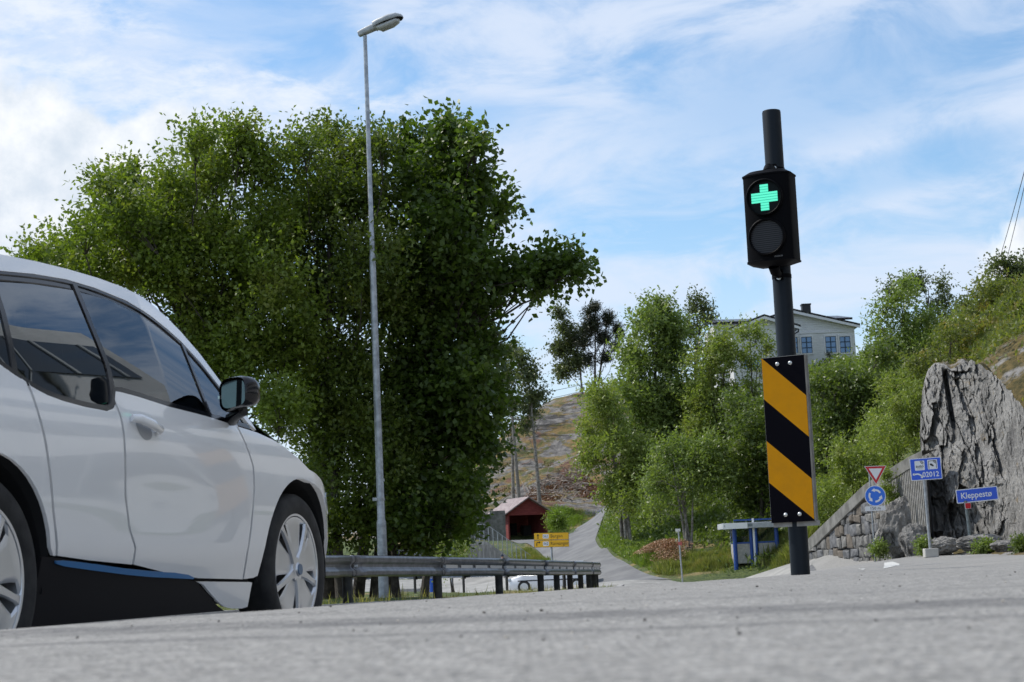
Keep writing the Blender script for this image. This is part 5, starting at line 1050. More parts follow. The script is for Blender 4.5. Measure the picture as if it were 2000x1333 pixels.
def office():
    # stands outside the frame to the right; seen mirrored in the car's windows
    t_ = thing('office_building', 'grey office block with bands of dark windows mirrored in the car', 'building', (15., 9.5, -.6), radians(-90)); mb = MB(); mb.box((0, 8, 7.2), (42, 16, 14.4)); mb.build('wall', mat('grey office cladding', build=worn((.42, .42, .42), (.52, .52, .52), 1, .7, .05)), t_)
    for k in range(4):
        mb = MB(); mb.box((0, -.02, 2.2+k*3.5), (41, .12, 1.7)); w_ = mb.build('window_band', mat('dark office glass', (.02, .025, .03), .08, coat=1), t_); mb = MB()
        for x_ in np.arange(-20, 20.5, 1.5): mb.box((x_, -.1, 2.2+k*3.5), (.10, .08, 1.7))
        mb.build('mullions', M_sgrey, w_)
office()
# ---------------------------------------------------------------- white car beyond the rail
def small_car():
    c_ = P(1080, 1156, 88); z_ = HZ(c_[0], c_[1]); t_ = thing('parked_car', 'white car on the lower road seen below and above the guard rail', 'car', (c_[0], c_[1], z_), radians(172)); paint = mat('plain white paint', (.80, .81, .83), .3, coat=1.)
    xs = [2.12, 2.08, 1.85, 1.3, .85, .30, -.5, -1.3, -1.9, -2.1, -2.15]; zb = [.35, .25, .2, .2, .2, .2, .2, .2, .22, .3, .4]; zt_ = [.55, .68, .80, .92, .98, 1.0, 1.02, 1.04, 1.05, 1.0, .8]; hw = [.55, .72, .82, .87, .88, .88, .88, .88, .86, .80, .7]
    mb = MB(); G = []
    for x_, a, c2, w_ in zip(xs, zb, zt_, hw): G.append([(x_, w_*u, z) for u, z in ((-.92, a), (-1, a+.12), (-1.0, (a+c2)/2), (-.97, c2-.06), (-.88, c2), (0, c2+.03), (.88, c2), (.97, c2-.06), (1.0, (a+c2)/2), (1, a+.12), (.92, a), (-.92, a))])
    mb.grid(G); mb.build('body', paint, t_, smooth=True, angle=40)
    mb = MB(); G = []
    for x_, z_2, w_ in ((.95, .98, .78), (.35, 1.36, .66), (.0, 1.44, .62), (-.9, 1.45, .62), (-1.6, 1.38, .6), (-2.05, 1.02, .72)): G.append([(x_, -.80, 1.0), (x_*.99, -w_, z_2), (x_, 0, z_2+.03), (x_*.99, w_, z_2), (x_, .80, 1.0)])
    mb.grid(G); mb.build('cabin_glass', M_glassd, t_, smooth=True, angle=40); mb = MB(); mb.box((-.7, 0, 1.47), (1.9, 1.22, .04)); mb.tube([(1.0, .8, .98), (.35, .68, 1.36), (0, .64, 1.45), (-1.6, .62, 1.40), (-2.05, .75, 1.02)], .03, 6); mb.tube([(1.0, -.8, .98), (.35, -.68, 1.36), (0, -.64, 1.45), (-1.6, -.62, 1.40), (-2.05, -.75, 1.02)], .03, 6); mb.build('roof', paint, t_)
    for x_ in (1.3, -1.3):
        for y_ in (-.80, .80):
            w_ = MB(); M1 = Matrix.Translation((x_, y_, .32)) @ Matrix.Rotation(radians(90 if y_ < 0 else -90), 4, 'X'); w_.lathe([(.2, .1), (.30, .1), (.32, .08), (.32, -.1), (.2, -.1)], 28, M1, close=True); wo = w_.build('wheel', M_rubber, t_, smooth=True); w_ = MB(); w_.lathe([(0, .09), (.05, .1), (.2, .095), (.21, .0)], 20, M1); w_.build('rim', M_alu, wo)
    for y_ in (-.62, .62): mb = MB(); mb.box((2.02, y_, .68), (.16, .30, .14)); mb.build('headlight', mat('lamp glass'), t_, bevel=.03)
    mb = MB(); mb.box((0, .885, .62), (3.2, .02, .05)); mb.box((0, -.885, .62), (3.2, .02, .05)); mb.build('side_trim', M_dark, t_)
small_car()
def person():
    c_ = P(983, 1138, 113); z_ = HZ(c_[0], c_[1])+.02; t_ = thing('person', 'distant walker in a dark cap and reddish top showing over the guard rail', 'person', (c_[0], c_[1], z_), radians(12))
    def skin(name, V_, E_, R_, m_, lv=1, par=t_):
        me = bpy.data.meshes.new(name); me.from_pydata(V_, E_, []); o = link(name, me, par); o.modifiers.new('skin', 'SKIN')
        for v_, r_ in zip(me.skin_vertices[0].data, R_): v_.radius = r_ if hasattr(r_, '__len__') else (r_, r_)
        me.skin_vertices[0].data[0].use_root = True; o.modifiers['skin'].use_smooth_shade = True; s_ = o.modifiers.new('sub', 'SUBSURF'); s_.levels = s_.render_levels = lv; me.materials.append(m_); return o
    V_ = [(0, 0, .95), (0, 0, 1.18), (0, 0, 1.42), (0, 0, 1.52), (0, 0, 1.60), (0, -.01, 1.70), (-.19, 0, 1.40), (-.25, .02, 1.13), (-.24, -.10, .90), (-.24, -.14, .82), (.19, 0, 1.40), (.25, .0, 1.13), (.24, .10, .90), (.24, .13, .82), (-.10, -.03, .86), (-.11, -.16, .48), (-.12, -.08, .09), (-.12, -.24, .04), (.10, .03, .86), (.11, .06, .48), (.12, .30, .12), (.12, .20, .04)]
    E_ = [(0, 1), (1, 2), (2, 3), (3, 4), (4, 5), (2, 6), (6, 7), (7, 8), (8, 9), (2, 10), (10, 11), (11, 12), (12, 13), (0, 14), (14, 15), (15, 16), (16, 17), (0, 18), (18, 19), (19, 20), (20, 21)]
    R_ = [(.15, .10), (.14, .10), (.16, .10), .055, (.075, .085), (.08, .095), .06, .045, .035, .03, .06, .045, .035, .03, .085, .06, .045, .04, .085, .06, .045, .04]
    skin('body', V_, E_, R_, mat('warm skin', (.50, .30, .22), .6))
    skin('jacket', [(0, 0, .93), (0, 0, 1.18), (0, 0, 1.44), (-.19, 0, 1.41), (-.255, .02, 1.13), (-.25, -.08, .95), (.19, 0, 1.41), (.255, 0, 1.13), (.25, .08, .95)], [(0, 1), (1, 2), (2, 3), (3, 4), (4, 5), (2, 6), (6, 7), (7, 8)], [(.175, .12), (.16, .12), (.16, .11), .07, .056, .045, .07, .056, .045], mat('reddish top', (.30, .06, .06), .8))
    skin('trousers', [(0, 0, .95), (-.10, -.03, .86), (-.11, -.16, .48), (-.12, -.09, .14), (.10, .03, .86), (.11, .06, .48), (.12, .27, .16)], [(0, 1), (1, 2), (2, 3), (0, 4), (4, 5), (5, 6)], [(.165, .12), .10, .075, .06, .10, .075, .06], mat('pale trousers', (.45, .43, .40), .9))
    mb = MB(); mb.lathe([(0, .125), (.05, .115), (.09, .07), (.105, .0), (.10, -.02)], 16, Matrix.Translation((0, .0, 1.70))); mb.build('cap', mat('dark blue cap', (.02, .03, .06), .8), t_, smooth=True)
    for x_ in (-.03, .03): mb = MB(); mb.lathe([(0, .012), (.012, 0)], 8, face_M(x_, -.105, 1.69)); mb.build('eye', M_sk, t_)
    mb = MB(); mb.tube([(0, -.10, 1.68), (0, -.125, 1.655)], [.008, .014], 6); mb.build('nose', mat('warm skin'), t_)
    for s_, y_ in ((-1, -.24), (1, .20)): mb = MB(); mb.box((s_*.12, y_+.05, .045), (.10, .28, .09)); mb.build('shoe', M_dark, t_, bevel=.03)
    for s_, y_, z_2 in ((-.24, -.14, .82), (.24, .13, .82)):
        for k in range(4): mb = MB(); mb.tube([(s_+(k-1.5)*.0, y_+(k-1.5)*.02, z_2), (s_, y_+(k-1.5)*.022, z_2-.06), (s_*.98, y_+(k-1.5)*.022-.01, z_2-.095)], [.010, .009, .007], 6); mb.build('finger', mat('warm skin'), t_)
        mb = MB(); mb.tube([(s_*.97, y_-.035, z_2+.01), (s_*.94, y_-.05, z_2-.04)], [.011, .008], 6); mb.build('thumb', mat('warm skin'), t_)
person()
# ================================================================ TREES AND PLANTS
def m_leaf(name, c0, c1, c2=None, tr=.35):
    """c0/c1 leaf to leaf variation, c2 the hue of odd twigs"""
    m_ = bpy.data.materials.new(name); m_.use_nodes = True; q = NT(m_.node_tree); b = q.n['Principled BSDF']; at_ = q.new('ShaderNodeAttribute'); at_.attribute_name = 'leaf_rand'
    tcn = q.new('ShaderNodeTexCoord'); c_ = q.mix(at_.outputs['Fac'], c0, c1); c_ = q.mix(q.m('MULTIPLY', q.ramp(q.noise(tcn.outputs['Object'], .9, 4, .6), .5, .68), .7), c_, c2 or c1)
    q.put(b.inputs['Base Color'], c_); b.inputs['Roughness'].default_value = .42; b.inputs['Specular IOR Level'].default_value = .35
    tl = q.new('ShaderNodeBsdfTranslucent'); q.put(tl.inputs[0], q.mix(1, c_, (1.5, 1.7, .6), 'MULTIPLY')); ms = q.new('ShaderNodeMixShader'); ms.inputs[0].default_value = tr
    q.l.new(b.outputs[0], ms.inputs[1]); q.l.new(tl.outputs[0], ms.inputs[2]); q.l.new(ms.outputs[0], q.n['Material Output'].inputs[0]); return m_
M_bark = mat('grey brown bark', build=worn((.035, .028, .022), (.10, .085, .07), 6, .95, .6, 6, fine=20, bdist=.02))
M_birch = mat('pale bark', build=worn((.30, .28, .25), (.12, .10, .085), 5, .9, .2))
def leaves(name, p_, ax, nn, L, Wd, m_, parent, rs):
    """p_ (n,3) base points, ax leaf axis, nn approx normal, L lengths, Wd widths"""
    ax = ax/np.linalg.norm(ax, axis=1)[:, None]; sd = np.cross(ax, nn); sd /= np.maximum(np.linalg.norm(sd, axis=1)[:, None], 1e-6); up = np.cross(sd, ax); n = len(p_)
    L = L[:, None]; Wd = Wd[:, None]; bend = rs.uniform(-.12, .12, (n, 1))*L
    v = np.stack([p_, p_+ax*L*.5+sd*Wd*.5+up*bend, p_+ax*L, p_+ax*L*.45-sd*Wd*.5+up*bend], 1).reshape(-1, 3)
    me = mesh_np(name, v, np.arange(4*n).reshape(-1, 4), m_); at_ = me.attributes.new('leaf_rand', 'FLOAT', 'FACE'); at_.data.foreach_set('value', rs.rand(n).astype(np.float32)); return link(name, me, parent)
def unit(rs, n): d = rs.normal(size=(n, 3)); return d/np.linalg.norm(d, axis=1)[:, None]
def crown_pts(lobes, rs, dens, twig, nleaf, up=.5, sub=9, subr=.42, spread=.055):
    P_, A_, N_ = [], [], []; subs = []
    for c_, r_ in lobes:
        c_ = np.array(c_); r_ = np.array(r_)*np.ones(3); k = max(3, int(sub*(.6+.8*rs.rand())))
        d = unit(rs, k); f = rs.uniform(.30, 1.04, (k, 1)); sc_ = c_+d*r_*f; rr = r_*rs.uniform(.55, 1.3, (k, 1))*subr
        subs.append(sc_)
        for s_, q in zip(sc_, rr):
            nt_ = max(4, int(dens*DK*4*pi*(q.mean()**2)*rs.uniform(.75, 1.25))); dd = unit(rs, nt_); ff = rs.uniform(.15, 1, (nt_, 1))**.6
            st_ = s_+dd*q*ff; td = dd*.8+np.array([0, 0, up])+rs.normal(size=(nt_, 3))*.45; td /= np.linalg.norm(td, axis=1)[:, None]; Lt = twig*rs.uniform(.6, 1.4, (nt_, 1))
            t_ = np.tile(np.linspace(.0, 1, nleaf), nt_)[:, None]; S_ = np.repeat(st_, nleaf, 0); T_ = np.repeat(td, nleaf, 0); LL = np.repeat(Lt, nleaf, 0)
            m_ = len(S_); P_.append(S_+T_*LL*t_+rs.normal(size=(m_, 3))*spread*twig); A_.append(T_*.45+rs.normal(size=(m_, 3))*.7+np.array([0, 0, -.12])); N_.append(rs.normal(size=(m_, 3))*.7+np.array([0, 0, .8])+T_*.2)
    return np.concatenate(P_), np.concatenate(A_), np.concatenate(N_), subs
def bez(a, b, c_, n=6): t_ = np.linspace(0, 1, n)[:, None]; return (1-t_)**2*a+2*t_*(1-t_)*b+t_**2*c_
TREES = 0; DK = .9; NL = 0
def tree(name, label, cat, group, px_base, Z, lobes, m_, dens=9, leaf=.13, lw=.6, twig=.45, nleaf=9, depth=1.6, up=.5, sub=9, subr=.42, trunks=1, tr=.14, bark=None, fork=.25, seed=None, dup=2, limbs=True, trunk_px=None, kind=None):
    """lobes: photo-sized (px, py, r) read as masses at distance Z, each given real depth"""
    global TREES; TREES += 1; rs = np.random.RandomState(seed or TREES*7+1); dens = dens*(1.55 if Z > 60 else 1.6); dup = dup if Z > 60 else 2; sub = sub if Z > 60 else 15; subr = subr if Z > 60 else .36; b = P(px_base[0], px_base[1], Z); g_ = HZ(b[0], b[1])
    if px_base[1] is None or True: b[2] = min(b[2], g_+.3) if px_base[1] > 0 else g_
    t_ = thing(name, label, cat, tuple(b), 0, group) if kind is None else None; L_ = []
    for q in lobes:
        px, py, r_ = q[:3]; py += 30 if Z < 60 and py < 420 else (16 if Z < 60 and py < 520 else 0); px += 14 if seed == 11 and px < 300 else (-24 if seed == 13 and px > 940 else 0); rm = r_*Z/3450.; rm = max(rm*.6, rm-.35*twig)
        for k in range(dup):
            zo = (q[3] if len(q) > 3 else 0)+rs.uniform(-1, 1)*depth*(.5 if k else 1); c_ = P(px+rs.uniform(-.15, .15)*r_, py+rs.uniform(-.15, .15)*r_, Z+zo)-b; L_.append((c_, np.array([rm, rm*1.15, rm])*rs.uniform(.85, 1.05)))
    p_, a, n, subs = crown_pts(L_, rs, dens, twig, nleaf, up, sub, subr)
    k = p_[:, 2] > -.1; p_, a, n = p_[k], a[k], n[k]; nn_ = len(p_)
    leaf = leaf*(.86 if Z > 60 else .8)
    leaves('crown', p_, a, n, leaf*rs.uniform(.65, 1.3, nn_), leaf*lw*rs.uniform(.7, 1.2, nn_), m_, t_, rs)
    mb = MB(); C0 = np.array([c_ for c_, _ in L_]); ctr = C0.mean(0); hgt = C0[:, 2].max(); bases = []
    for k in range(trunks):
        o_ = np.array([rs.uniform(-1, 1)*.35*(trunks > 1)*tr*6, rs.uniform(-1, 1)*.4*(trunks > 1), -.3]); tgt = ctr*np.array([1, 1, 0])*.8+np.array([rs.uniform(-1, 1)*.25*(trunks > 1)*np.ptp(C0[:, 0]), rs.uniform(-1, 1)*.5*(trunks > 1), hgt*rs.uniform(.75, .92)])
        pts = bez(o_, (o_*.8+tgt*.2)*np.array([1, 1, 1])+np.array([rs.uniform(-.2, .2), rs.uniform(-.2, .2), hgt*.25]), tgt, 10); r0 = tr*(1 if trunks == 1 else .7); mb.tube(pts, list(np.linspace(1, .18, 10)*r0), 9, True); bases.append(pts)
    if limbs:
        for li, ((c_, r_), sc_) in enumerate(zip(L_, subs)):
            if li % dup == dup-1 and dup > 2: continue
            tk = bases[rs.randint(len(bases))]; hz_ = np.clip(c_[2]*rs.uniform(.45, .92), hgt*fork*.5, None); j = np.argmin(abs(tk[:, 2]-hz_)); s0 = tk[j]; mid = (s0*.5+c_*.5)+np.array([0, 0, .12*np.linalg.norm(c_-s0)])*(-1 if up > 0 else 1)+rs.normal(size=3)*.16*np.linalg.norm(c_-s0); pts = bez(s0, mid, c_, 8)+np.vstack([np.zeros(3), rs.normal(size=(6, 3))*.05, np.zeros(3)]); rr = tr*.26*(1-.5*j/10)*rs.uniform(.6, 1.15); mb.tube(pts, list(np.linspace(1, .3, 8)*rr), 6, False)
            for s_ in sc_[:7]: mb.tube(bez(pts[-2], (pts[-1]+s_)/2+rs.normal(size=3)*.08, s_, 4), [rr*.4, rr*.3, rr*.22, rr*.12], 5, False)
    mb.build('trunk', bark or M_bark, t_, smooth=True, norm=False); return t_
G_oak = m_leaf('olive green broad leaves', (.10, .145, .022), (.19, .245, .042), (.23, .24, .06)); G_mid = m_leaf('mid green broad leaves', (.07, .105, .02), (.13, .17, .032), (.16, .185, .04)); G_map = m_leaf('deep green maple leaves', (.05, .085, .016), (.09, .135, .024), (.14, .19, .035))
G_ash = m_leaf('fresh green ash leaves', (.125, .17, .045), (.20, .255, .075), (.24, .28, .095)); G_birch = m_leaf('grey green birch leaves', (.07, .09, .04), (.115, .135, .06), (.13, .15, .065)); G_pine = m_leaf('dark pine needles', (.02, .03, .016), (.04, .05, .025), (.07, .055, .03), .1)
G_wil = m_leaf('yellow green willow leaves', (.16, .205, .045), (.24, .285, .08), (.27, .28, .09)); G_dark = m_leaf('dark green shrub leaves', (.08, .115, .03), (.13, .17, .045), (.165, .19, .055)); G_rus = m_leaf('green leaves with rusty ones', (.12, .15, .045), (.19, .205, .06), (.28, .19, .065))  # G_dark: plain darker leaf green
g_ = 'trees behind the guard rail'
tree('tree', 'broad sunlit tree at the left with upright sprigs above the white car roof', 'tree', g_, (470, 1180), 35, [(55, 510, 38), (100, 500, 55), (160, 450, 60), (195, 345, 42), (235, 330, 30), (240, 420, 70), (330, 340, 60), (380, 260, 42), (300, 420, 90), (420, 330, 80), (470, 250, 45), (230, 520, 85), (330, 520, 100), (430, 460, 100), (150, 540, 60), (520, 300, 75), (520, 420, 90), (400, 610, 100), (500, 560, 100), (480, 700, 80), (540, 800, 70), (560, 680, 90), (430, 740, 70), (380, 680, 60)], G_oak, 15, .135, .62, .55, 10, 2.2, .8, sub=9, trunks=4, tr=.16, seed=11)
tree('tree', 'dense dark tree standing just behind the tall lamp post', 'tree', g_, (650, 1178), 36.5, [(590, 260, 40), (640, 255, 45), (700, 275, 50), (740, 265, 30), (620, 340, 85), (710, 360, 85), (600, 450, 95), (700, 470, 100), (620, 570, 100), (720, 590, 95), (600, 690, 90), (690, 710, 95), (600, 810, 80), (700, 830, 95), (640, 920, 75), (740, 940, 80), (700, 1020, 70), (600, 960, 60), (630, 1050, 50)], G_mid, 15, .13, .62, .55, 10, 2.2, .7, trunks=4, tr=.17, seed=12)
tree('maple_tree', 'dark maple with a long leafy branch reaching right over the rocky hill', 'tree', g_, (735, 1178), 37.5, [(800, 260, 42), (850, 250, 38), (880, 232, 24), (925, 250, 24), (830, 330, 80), (905, 320, 60), (960, 345, 36), (1000, 372, 22), (860, 430, 95), (945, 430, 55), (790, 500, 90), (890, 530, 90), (960, 490, 42), (1010, 550, 24), (1055, 534, 12), (1098, 520, 7), (1142, 522, 3), (1085, 556, 4), (960, 600, 50), (820, 620, 100), (910, 650, 80), (965, 690, 42), (840, 740, 100), (930, 760, 72), (985, 775, 32), (800, 850, 90), (890, 860, 90), (950, 860, 40), (830, 950, 80), (910, 950, 52), (860, 1020, 55), (780, 1020, 50)], G_map, 12, .17, .85, .55, 8, 2.0, .2, trunks=3, tr=.2, seed=13)
tree('tree', 'small leaning tree with a dark trunk beside the crossing sign', 'tree', g_, (828, 1172), 42, [(900, 940, 45), (870, 985, 45), (915, 990, 30), (905, 1030, 26), (840, 1010, 40)], G_map, 11, .14, .8, .45, 8, 1.2, .2, tr=.13, seed=14)
tree('tree', 'thin brown trunked tree right of the lamp post foot', 'tree', g_, (778, 1170), 37, [(790, 960, 60), (760, 900, 60), (800, 1030, 40), (740, 1010, 50), (815, 1060, 22)], G_mid, 12, .14, .7, .45, 8, 1.2, .2, tr=.11, seed=15)
g_ = 'slender trees on the rocky slope'
tree('birch_tree', 'slender birch with pale trunk right above the red garage', 'tree', g_, (1054, 978), 150, [(1015, 700, 22), (1035, 730, 26), (1030, 780, 24), (1050, 770, 24), (1025, 830, 18)], G_birch, 5, .30, .6, .9, 8, 1.2, -.2, sub=9, tr=.20, bark=M_birch, seed=21)
tree('birch_tree', 'birch at the right edge of the dark maple above the garage roof', 'tree', g_, (1003, 985), 152, [(1000, 690, 26), (985, 740, 30), (1005, 790, 26), (985, 830, 24), (1040, 800, 20)], G_birch, 5, .28, .6, .9, 8, 1.2, -.2, tr=.17, bark=M_birch, seed=22)
tree('birch_tree', 'pale two-stemmed birch alone on the skyline left of the pine', 'tree', g_, (1136, 790), 198, [(1092, 610, 15), (1103, 640, 22), (1095, 680, 24), (1120, 660, 22), (1100, 720, 24), (1128, 700, 22), (1140, 645, 14)], G_birch, 4.5, .34, .6, 1.0, 8, 1.2, -.3, sub=10, trunks=2, tr=.2, bark=M_birch, seed=23)
tree('pine_tree', 'dark open pine on the skyline right of the pale birch', 'tree', g_, (1172, 800), 196, [(1150, 612, 10), (1162, 606, 9), (1155, 640, 20), (1188, 625, 16), (1205, 645, 13), (1140, 670, 16), (1175, 665, 20), (1200, 680, 14), (1150, 710, 16), (1212, 660, 8), (1185, 705, 12)], G_pine, 5.5, .34, .28, .8, 12, 1.2, .9, sub=11, subr=.42, trunks=2, tr=.28, fork=.5, seed=24)
g_ = 'trees on the hillside below the house'
tree('ash_tree', 'tallest light green ash in the middle, left of the signal post', 'tree', g_, (1290, 1000), 112, [(1290, 600, 32), (1265, 640, 42), (1310, 640, 42), (1250, 700, 48), (1310, 710, 52), (1240, 770, 52), (1300, 790, 55), (1330, 760, 40), (1270, 850, 55), (1325, 860, 50)], G_ash, 5.5, .30, .5, .8, 9, 2.5, .0, trunks=3, tr=.2, seed=31)
tree('birch_tree', 'thin open topped birch behind the tall ash', 'tree', g_, (1360, 800), 128, [(1355, 595, 24), (1375, 600, 18), (1350, 635, 28), (1382, 625, 16), (1365, 680, 30)], G_birch, 4, .26, .6, .8, 8, 1.2, -.2, tr=.16, seed=32)
tree('ash_tree', 'pale ash overhanging the bend of the lane', 'tree', g_, (1225, 1062), 101, [(1165, 775, 30), (1185, 800, 40), (1160, 840, 38), (1210, 850, 46), (1155, 900, 34), (1205, 920, 46), (1250, 900, 46), (1195, 965, 32), (1235, 975, 36)], G_wil, 6, .26, .5, .75, 9, 2.2, -.1, trunks=6, tr=.13, bark=M_birch, seed=33)
tree('ash_tree', 'bright ash in front of the left windows of the white house', 'tree', g_, (1415, 900), 108, [(1400, 670, 34), (1385, 710, 42), (1425, 690, 30), (1370, 770, 46), (1420, 770, 44), (1360, 830, 46), (1410, 850, 46)], G_wil, 5.2, .26, .5, .8, 9, 2.0, .1, trunks=3, tr=.15, seed=34)
tree('ash_tree', 'thin see-through ash close to the left side of the signal post', 'tree', g_, (1468, 850), 108, [(1455, 650, 24), (1480, 655, 24), (1498, 680, 20), (1460, 700, 26), (1490, 720, 22), (1470, 770, 34)], G_wil, 3.6, .24, .5, .8, 8, 1.5, .2, trunks=2, tr=.12, seed=35)
tree('ash_tree', 'green ash with bare pale stems rising behind the thin leaning post', 'tree', g_, (1342, 1072), 92, [(1300, 880, 42), (1350, 900, 46), (1390, 870, 44), (1290, 940, 38), (1340, 960, 34), (1400, 930, 44), (1420, 880, 34), (1275, 990, 24)], G_ash, 5.5, .24, .5, .7, 9, 2.0, .0, trunks=5, tr=.12, bark=M_birch, seed=36)
tree('tree', 'dark leafy tree overhanging the flat bus shelter roof', 'tree', g_, (1500, 1040), 92, [(1440, 800, 40), (1470, 840, 46), (1510, 820, 46), (1440, 900, 46), (1490, 910, 50), (1540, 880, 46), (1460, 970, 40), (1520, 970, 44), (1550, 940, 34)], G_dark, 6.5, .22, .65, .65, 9, 2.2, .3, trunks=3, tr=.16, seed=37)
tree('tree', 'rounded dark tree between the striped board and the leafy bank', 'tree', g_, (1620, 930), 88, [(1600, 760, 40), (1640, 750, 42), (1620, 810, 46), (1670, 790, 46), (1600, 860, 44), (1650, 860, 46), (1700, 760, 40), (1610, 910, 36), (1720, 700, 34)], G_dark, 6.5, .22, .65, .65, 9, 2.5, .3, trunks=2, tr=.16, seed=38)
tree('tree', 'small dark shrubby tree just under the house wall behind the board', 'tree', g_, (1560, 800), 104, [(1540, 760, 34), (1570, 740, 34), (1600, 735, 28), (1560, 800, 40), (1520, 790, 34), (1640, 725, 26)], G_ash, 6, .24, .6, .7, 9, 2, .2, tr=.12, seed=39)
tree('conifer_tree', 'tiny dark pointed conifer before the right windows of the house', 'tree', g_, (1617, 712), 118, [(1618, 694, 5), (1617, 702, 7), (1617, 710, 8)], G_pine, 30, .12, .3, .25, 8, .2, .5, tr=.05, seed=40, sub=5)
tree('ash_tree', 'tall airy tree right of the house with bare limbs showing', 'tree', g_, (1790, 760), 100, [(1735, 600, 30), (1775, 580, 32), (1720, 640, 36), (1775, 640, 42), (1815, 620, 28), (1740, 690, 40), (1790, 700, 36), (1700, 690, 28), (1770, 560, 20)], G_ash, 4.2, .25, .5, .75, 9, 2.2, .1, trunks=3, tr=.18, seed=41)
tree('birch_tree', 'weeping dark birch top behind the airy tree on the right', 'tree', g_, (1815, 740), 116, [(1795, 545, 20), (1770, 555, 24), (1840, 555, 20), (1835, 590, 26), (1850, 630, 26), (1825, 660, 30), (1740, 565, 20)], G_birch, 5, .25, .55, .8, 9, 1.5, -.4, trunks=2, tr=.16, seed=42)
tree('tree', 'yellowing green tree on the ridge at the upper right corner of the hill', 'tree', g_, (1950, 690), 84, [(1925, 570, 32), (1965, 580, 36), (1900, 620, 34), (1950, 630, 40), (1990, 620, 34), (1890, 660, 28), (2030, 590, 50), (2010, 650, 34), (1930, 665, 28)], G_rus, 6, .19, .6, .6, 9, 2, .3, trunks=5, tr=.09, seed=43)
tree('tree', 'dark topped tree highest on the right ridge under the wires', 'tree', g_, (1975, 640), 104, [(1945, 520, 22), (1975, 520, 24), (1960, 550, 28), (2000, 540, 30), (1990, 580, 36), (1920, 580, 24), (1880, 600, 22), (2050, 530, 50)], G_birch, 6.5, .22, .65, .6, 9, 2, .3, trunks=3, tr=.12, seed=44)
tree('tree', 'round green bush tree just left of the mossy cliff top', 'tree', g_, (1850, 740), 74, [(1850, 660, 32), (1880, 640, 30), (1830, 700, 30), (1870, 700, 26), (1790, 720, 34), (1845, 745, 20)], G_rus, 8, .16, .6, .5, 9, 1.5, .4, trunks=4, tr=.07, seed=45)
g_ = 'willow bushes above the stone wall'
for i, (lab, bx, Z, lob) in enumerate((('sunlit willow bush right behind the low end of the stone wall', (1600, 1040), 70, [(1585, 990, 28), (1610, 970, 28), (1640, 960, 28), (1600, 1020, 22), (1635, 1000, 24)]),
    ('sunlit willow bush behind the give-way triangle', (1680, 980), 70, [(1650, 910, 30), (1680, 900, 32), (1665, 950, 30), (1700, 920, 28), (1690, 960, 22), (1640, 880, 22)]),
    ('tall willow bush behind the highest part of the parapet', (1750, 920), 69, [(1720, 850, 34), (1760, 840, 34), (1740, 890, 32), (1780, 870, 26), (1700, 890, 26)]),
    ('willow bush pressed against the left flank of the cliff', (1795, 890), 68, [(1790, 800, 28), (1775, 830, 30), (1800, 840, 22), (1800, 880, 16), (1785, 770, 26), (1750, 800, 28)]),
    ('topmost willow bush on the slope left of the cliff', (1760, 840), 76, [(1740, 770, 34), (1780, 740, 32), (1800, 755, 28), (1760, 800, 30), (1710, 820, 28), (1690, 850, 24), (1820, 735, 22)]))):
    tree('willow_bush', lab, 'bush', g_, bx, Z, lob, G_wil, 11, .15, .5, .55, 9, 1.2, .8, trunks=4, tr=.04, seed=60+i)
def keep(b): return (inpath(b[:, 0], b[:, 1], LANE) > .25) & (inpath(b[:, 0], b[:, 1], APRON) > .25) & ~inside(b[:, 0], b[:, 1], PAVED)
def scrub(name, label, pts, m_, hgt, n, leaf, seed, cat='undergrowth', spreadr=1.2, dense=1.):
    """leafy ground cover spread over plan points (x, Y)"""
    rs = np.random.RandomState(seed); i = rs.randint(len(pts), size=n); b = np.array(pts)[i]+rs.normal(size=(n, 2))*spreadr; k0 = keep(b); b = b[k0]; n = len(b); z = H(b[:, 0], b[:, 1])-.1
    hh = hgt*np.clip(.5+.6*fbm(b[:, 0]*.35, b[:, 1]*.35, seed), .12, 1.4); p_ = np.column_stack([b, z+hh*rs.uniform(0, 1, n)**.6]); a = rs.normal(size=(n, 3))*.6+np.array([0, 0, .5]); nn = rs.normal(size=(n, 3))*.7+np.array([0, 0, .6])
    o = leaves(name, p_, a, nn, leaf*rs.uniform(.6, 1.3, n), leaf*.6*rs.uniform(.6, 1.2, n), m_, None, rs); return tag(o, label, cat, kind='stuff')
def region(poly_px, n=60, z0=60, z1=170, seed=1):
    rs = np.random.RandomState(seed); xs = [q[0] for q in poly_px]; ys = [q[1] for q in poly_px]; o_ = []
    while len(o_) < n:
        x_, y_ = rs.uniform(min(xs), max(xs)), rs.uniform(min(ys), max(ys))
        if inside(np.array([x_]), np.array([y_]), poly_px)[0]: h_ = hit(x_, y_, z0, z1); o_.append((h_[0], h_[1]))
    return o_
scrub('undergrowth', 'low dark green undergrowth beneath the hillside trees', region([(1215, 1020), (1400, 1060), (1560, 1060), (1600, 1000), (1560, 860), (1340, 880), (1230, 930)], 120, seed=2), G_dark, 1.5, 60000, .24, 3, spreadr=1.5)
scrub('hillside_scrub', 'green scrub covering the upper slope around the house', region([(1340, 880), (1560, 850), (1740, 820), (1800, 740), (1700, 730), (1400, 760), (1300, 850)], 130, seed=4), G_ash, 2.2, 60000, .27, 5, spreadr=2.2)
scrub('bank_plants', 'flowery green bank plants inside the bend of the lane', region([(1180, 1060), (1200, 1030), (1260, 1050), (1320, 1070), (1290, 1080), (1245, 1092), (1215, 1098), (1180, 1085)], 90, 60, seed=6), G_ash, .75, 42000, .17, 7, spreadr=.7)
scrub('slope_scrub', 'bright leafy scrub on the slope behind the parapet', region([(1590, 1030), (1640, 985), (1700, 930), (1790, 860), (1820, 770), (1760, 800), (1640, 880), (1600, 950)], 110, 58, seed=8), G_wil, 1.3, 50000, .16, 9, spreadr=1.0)
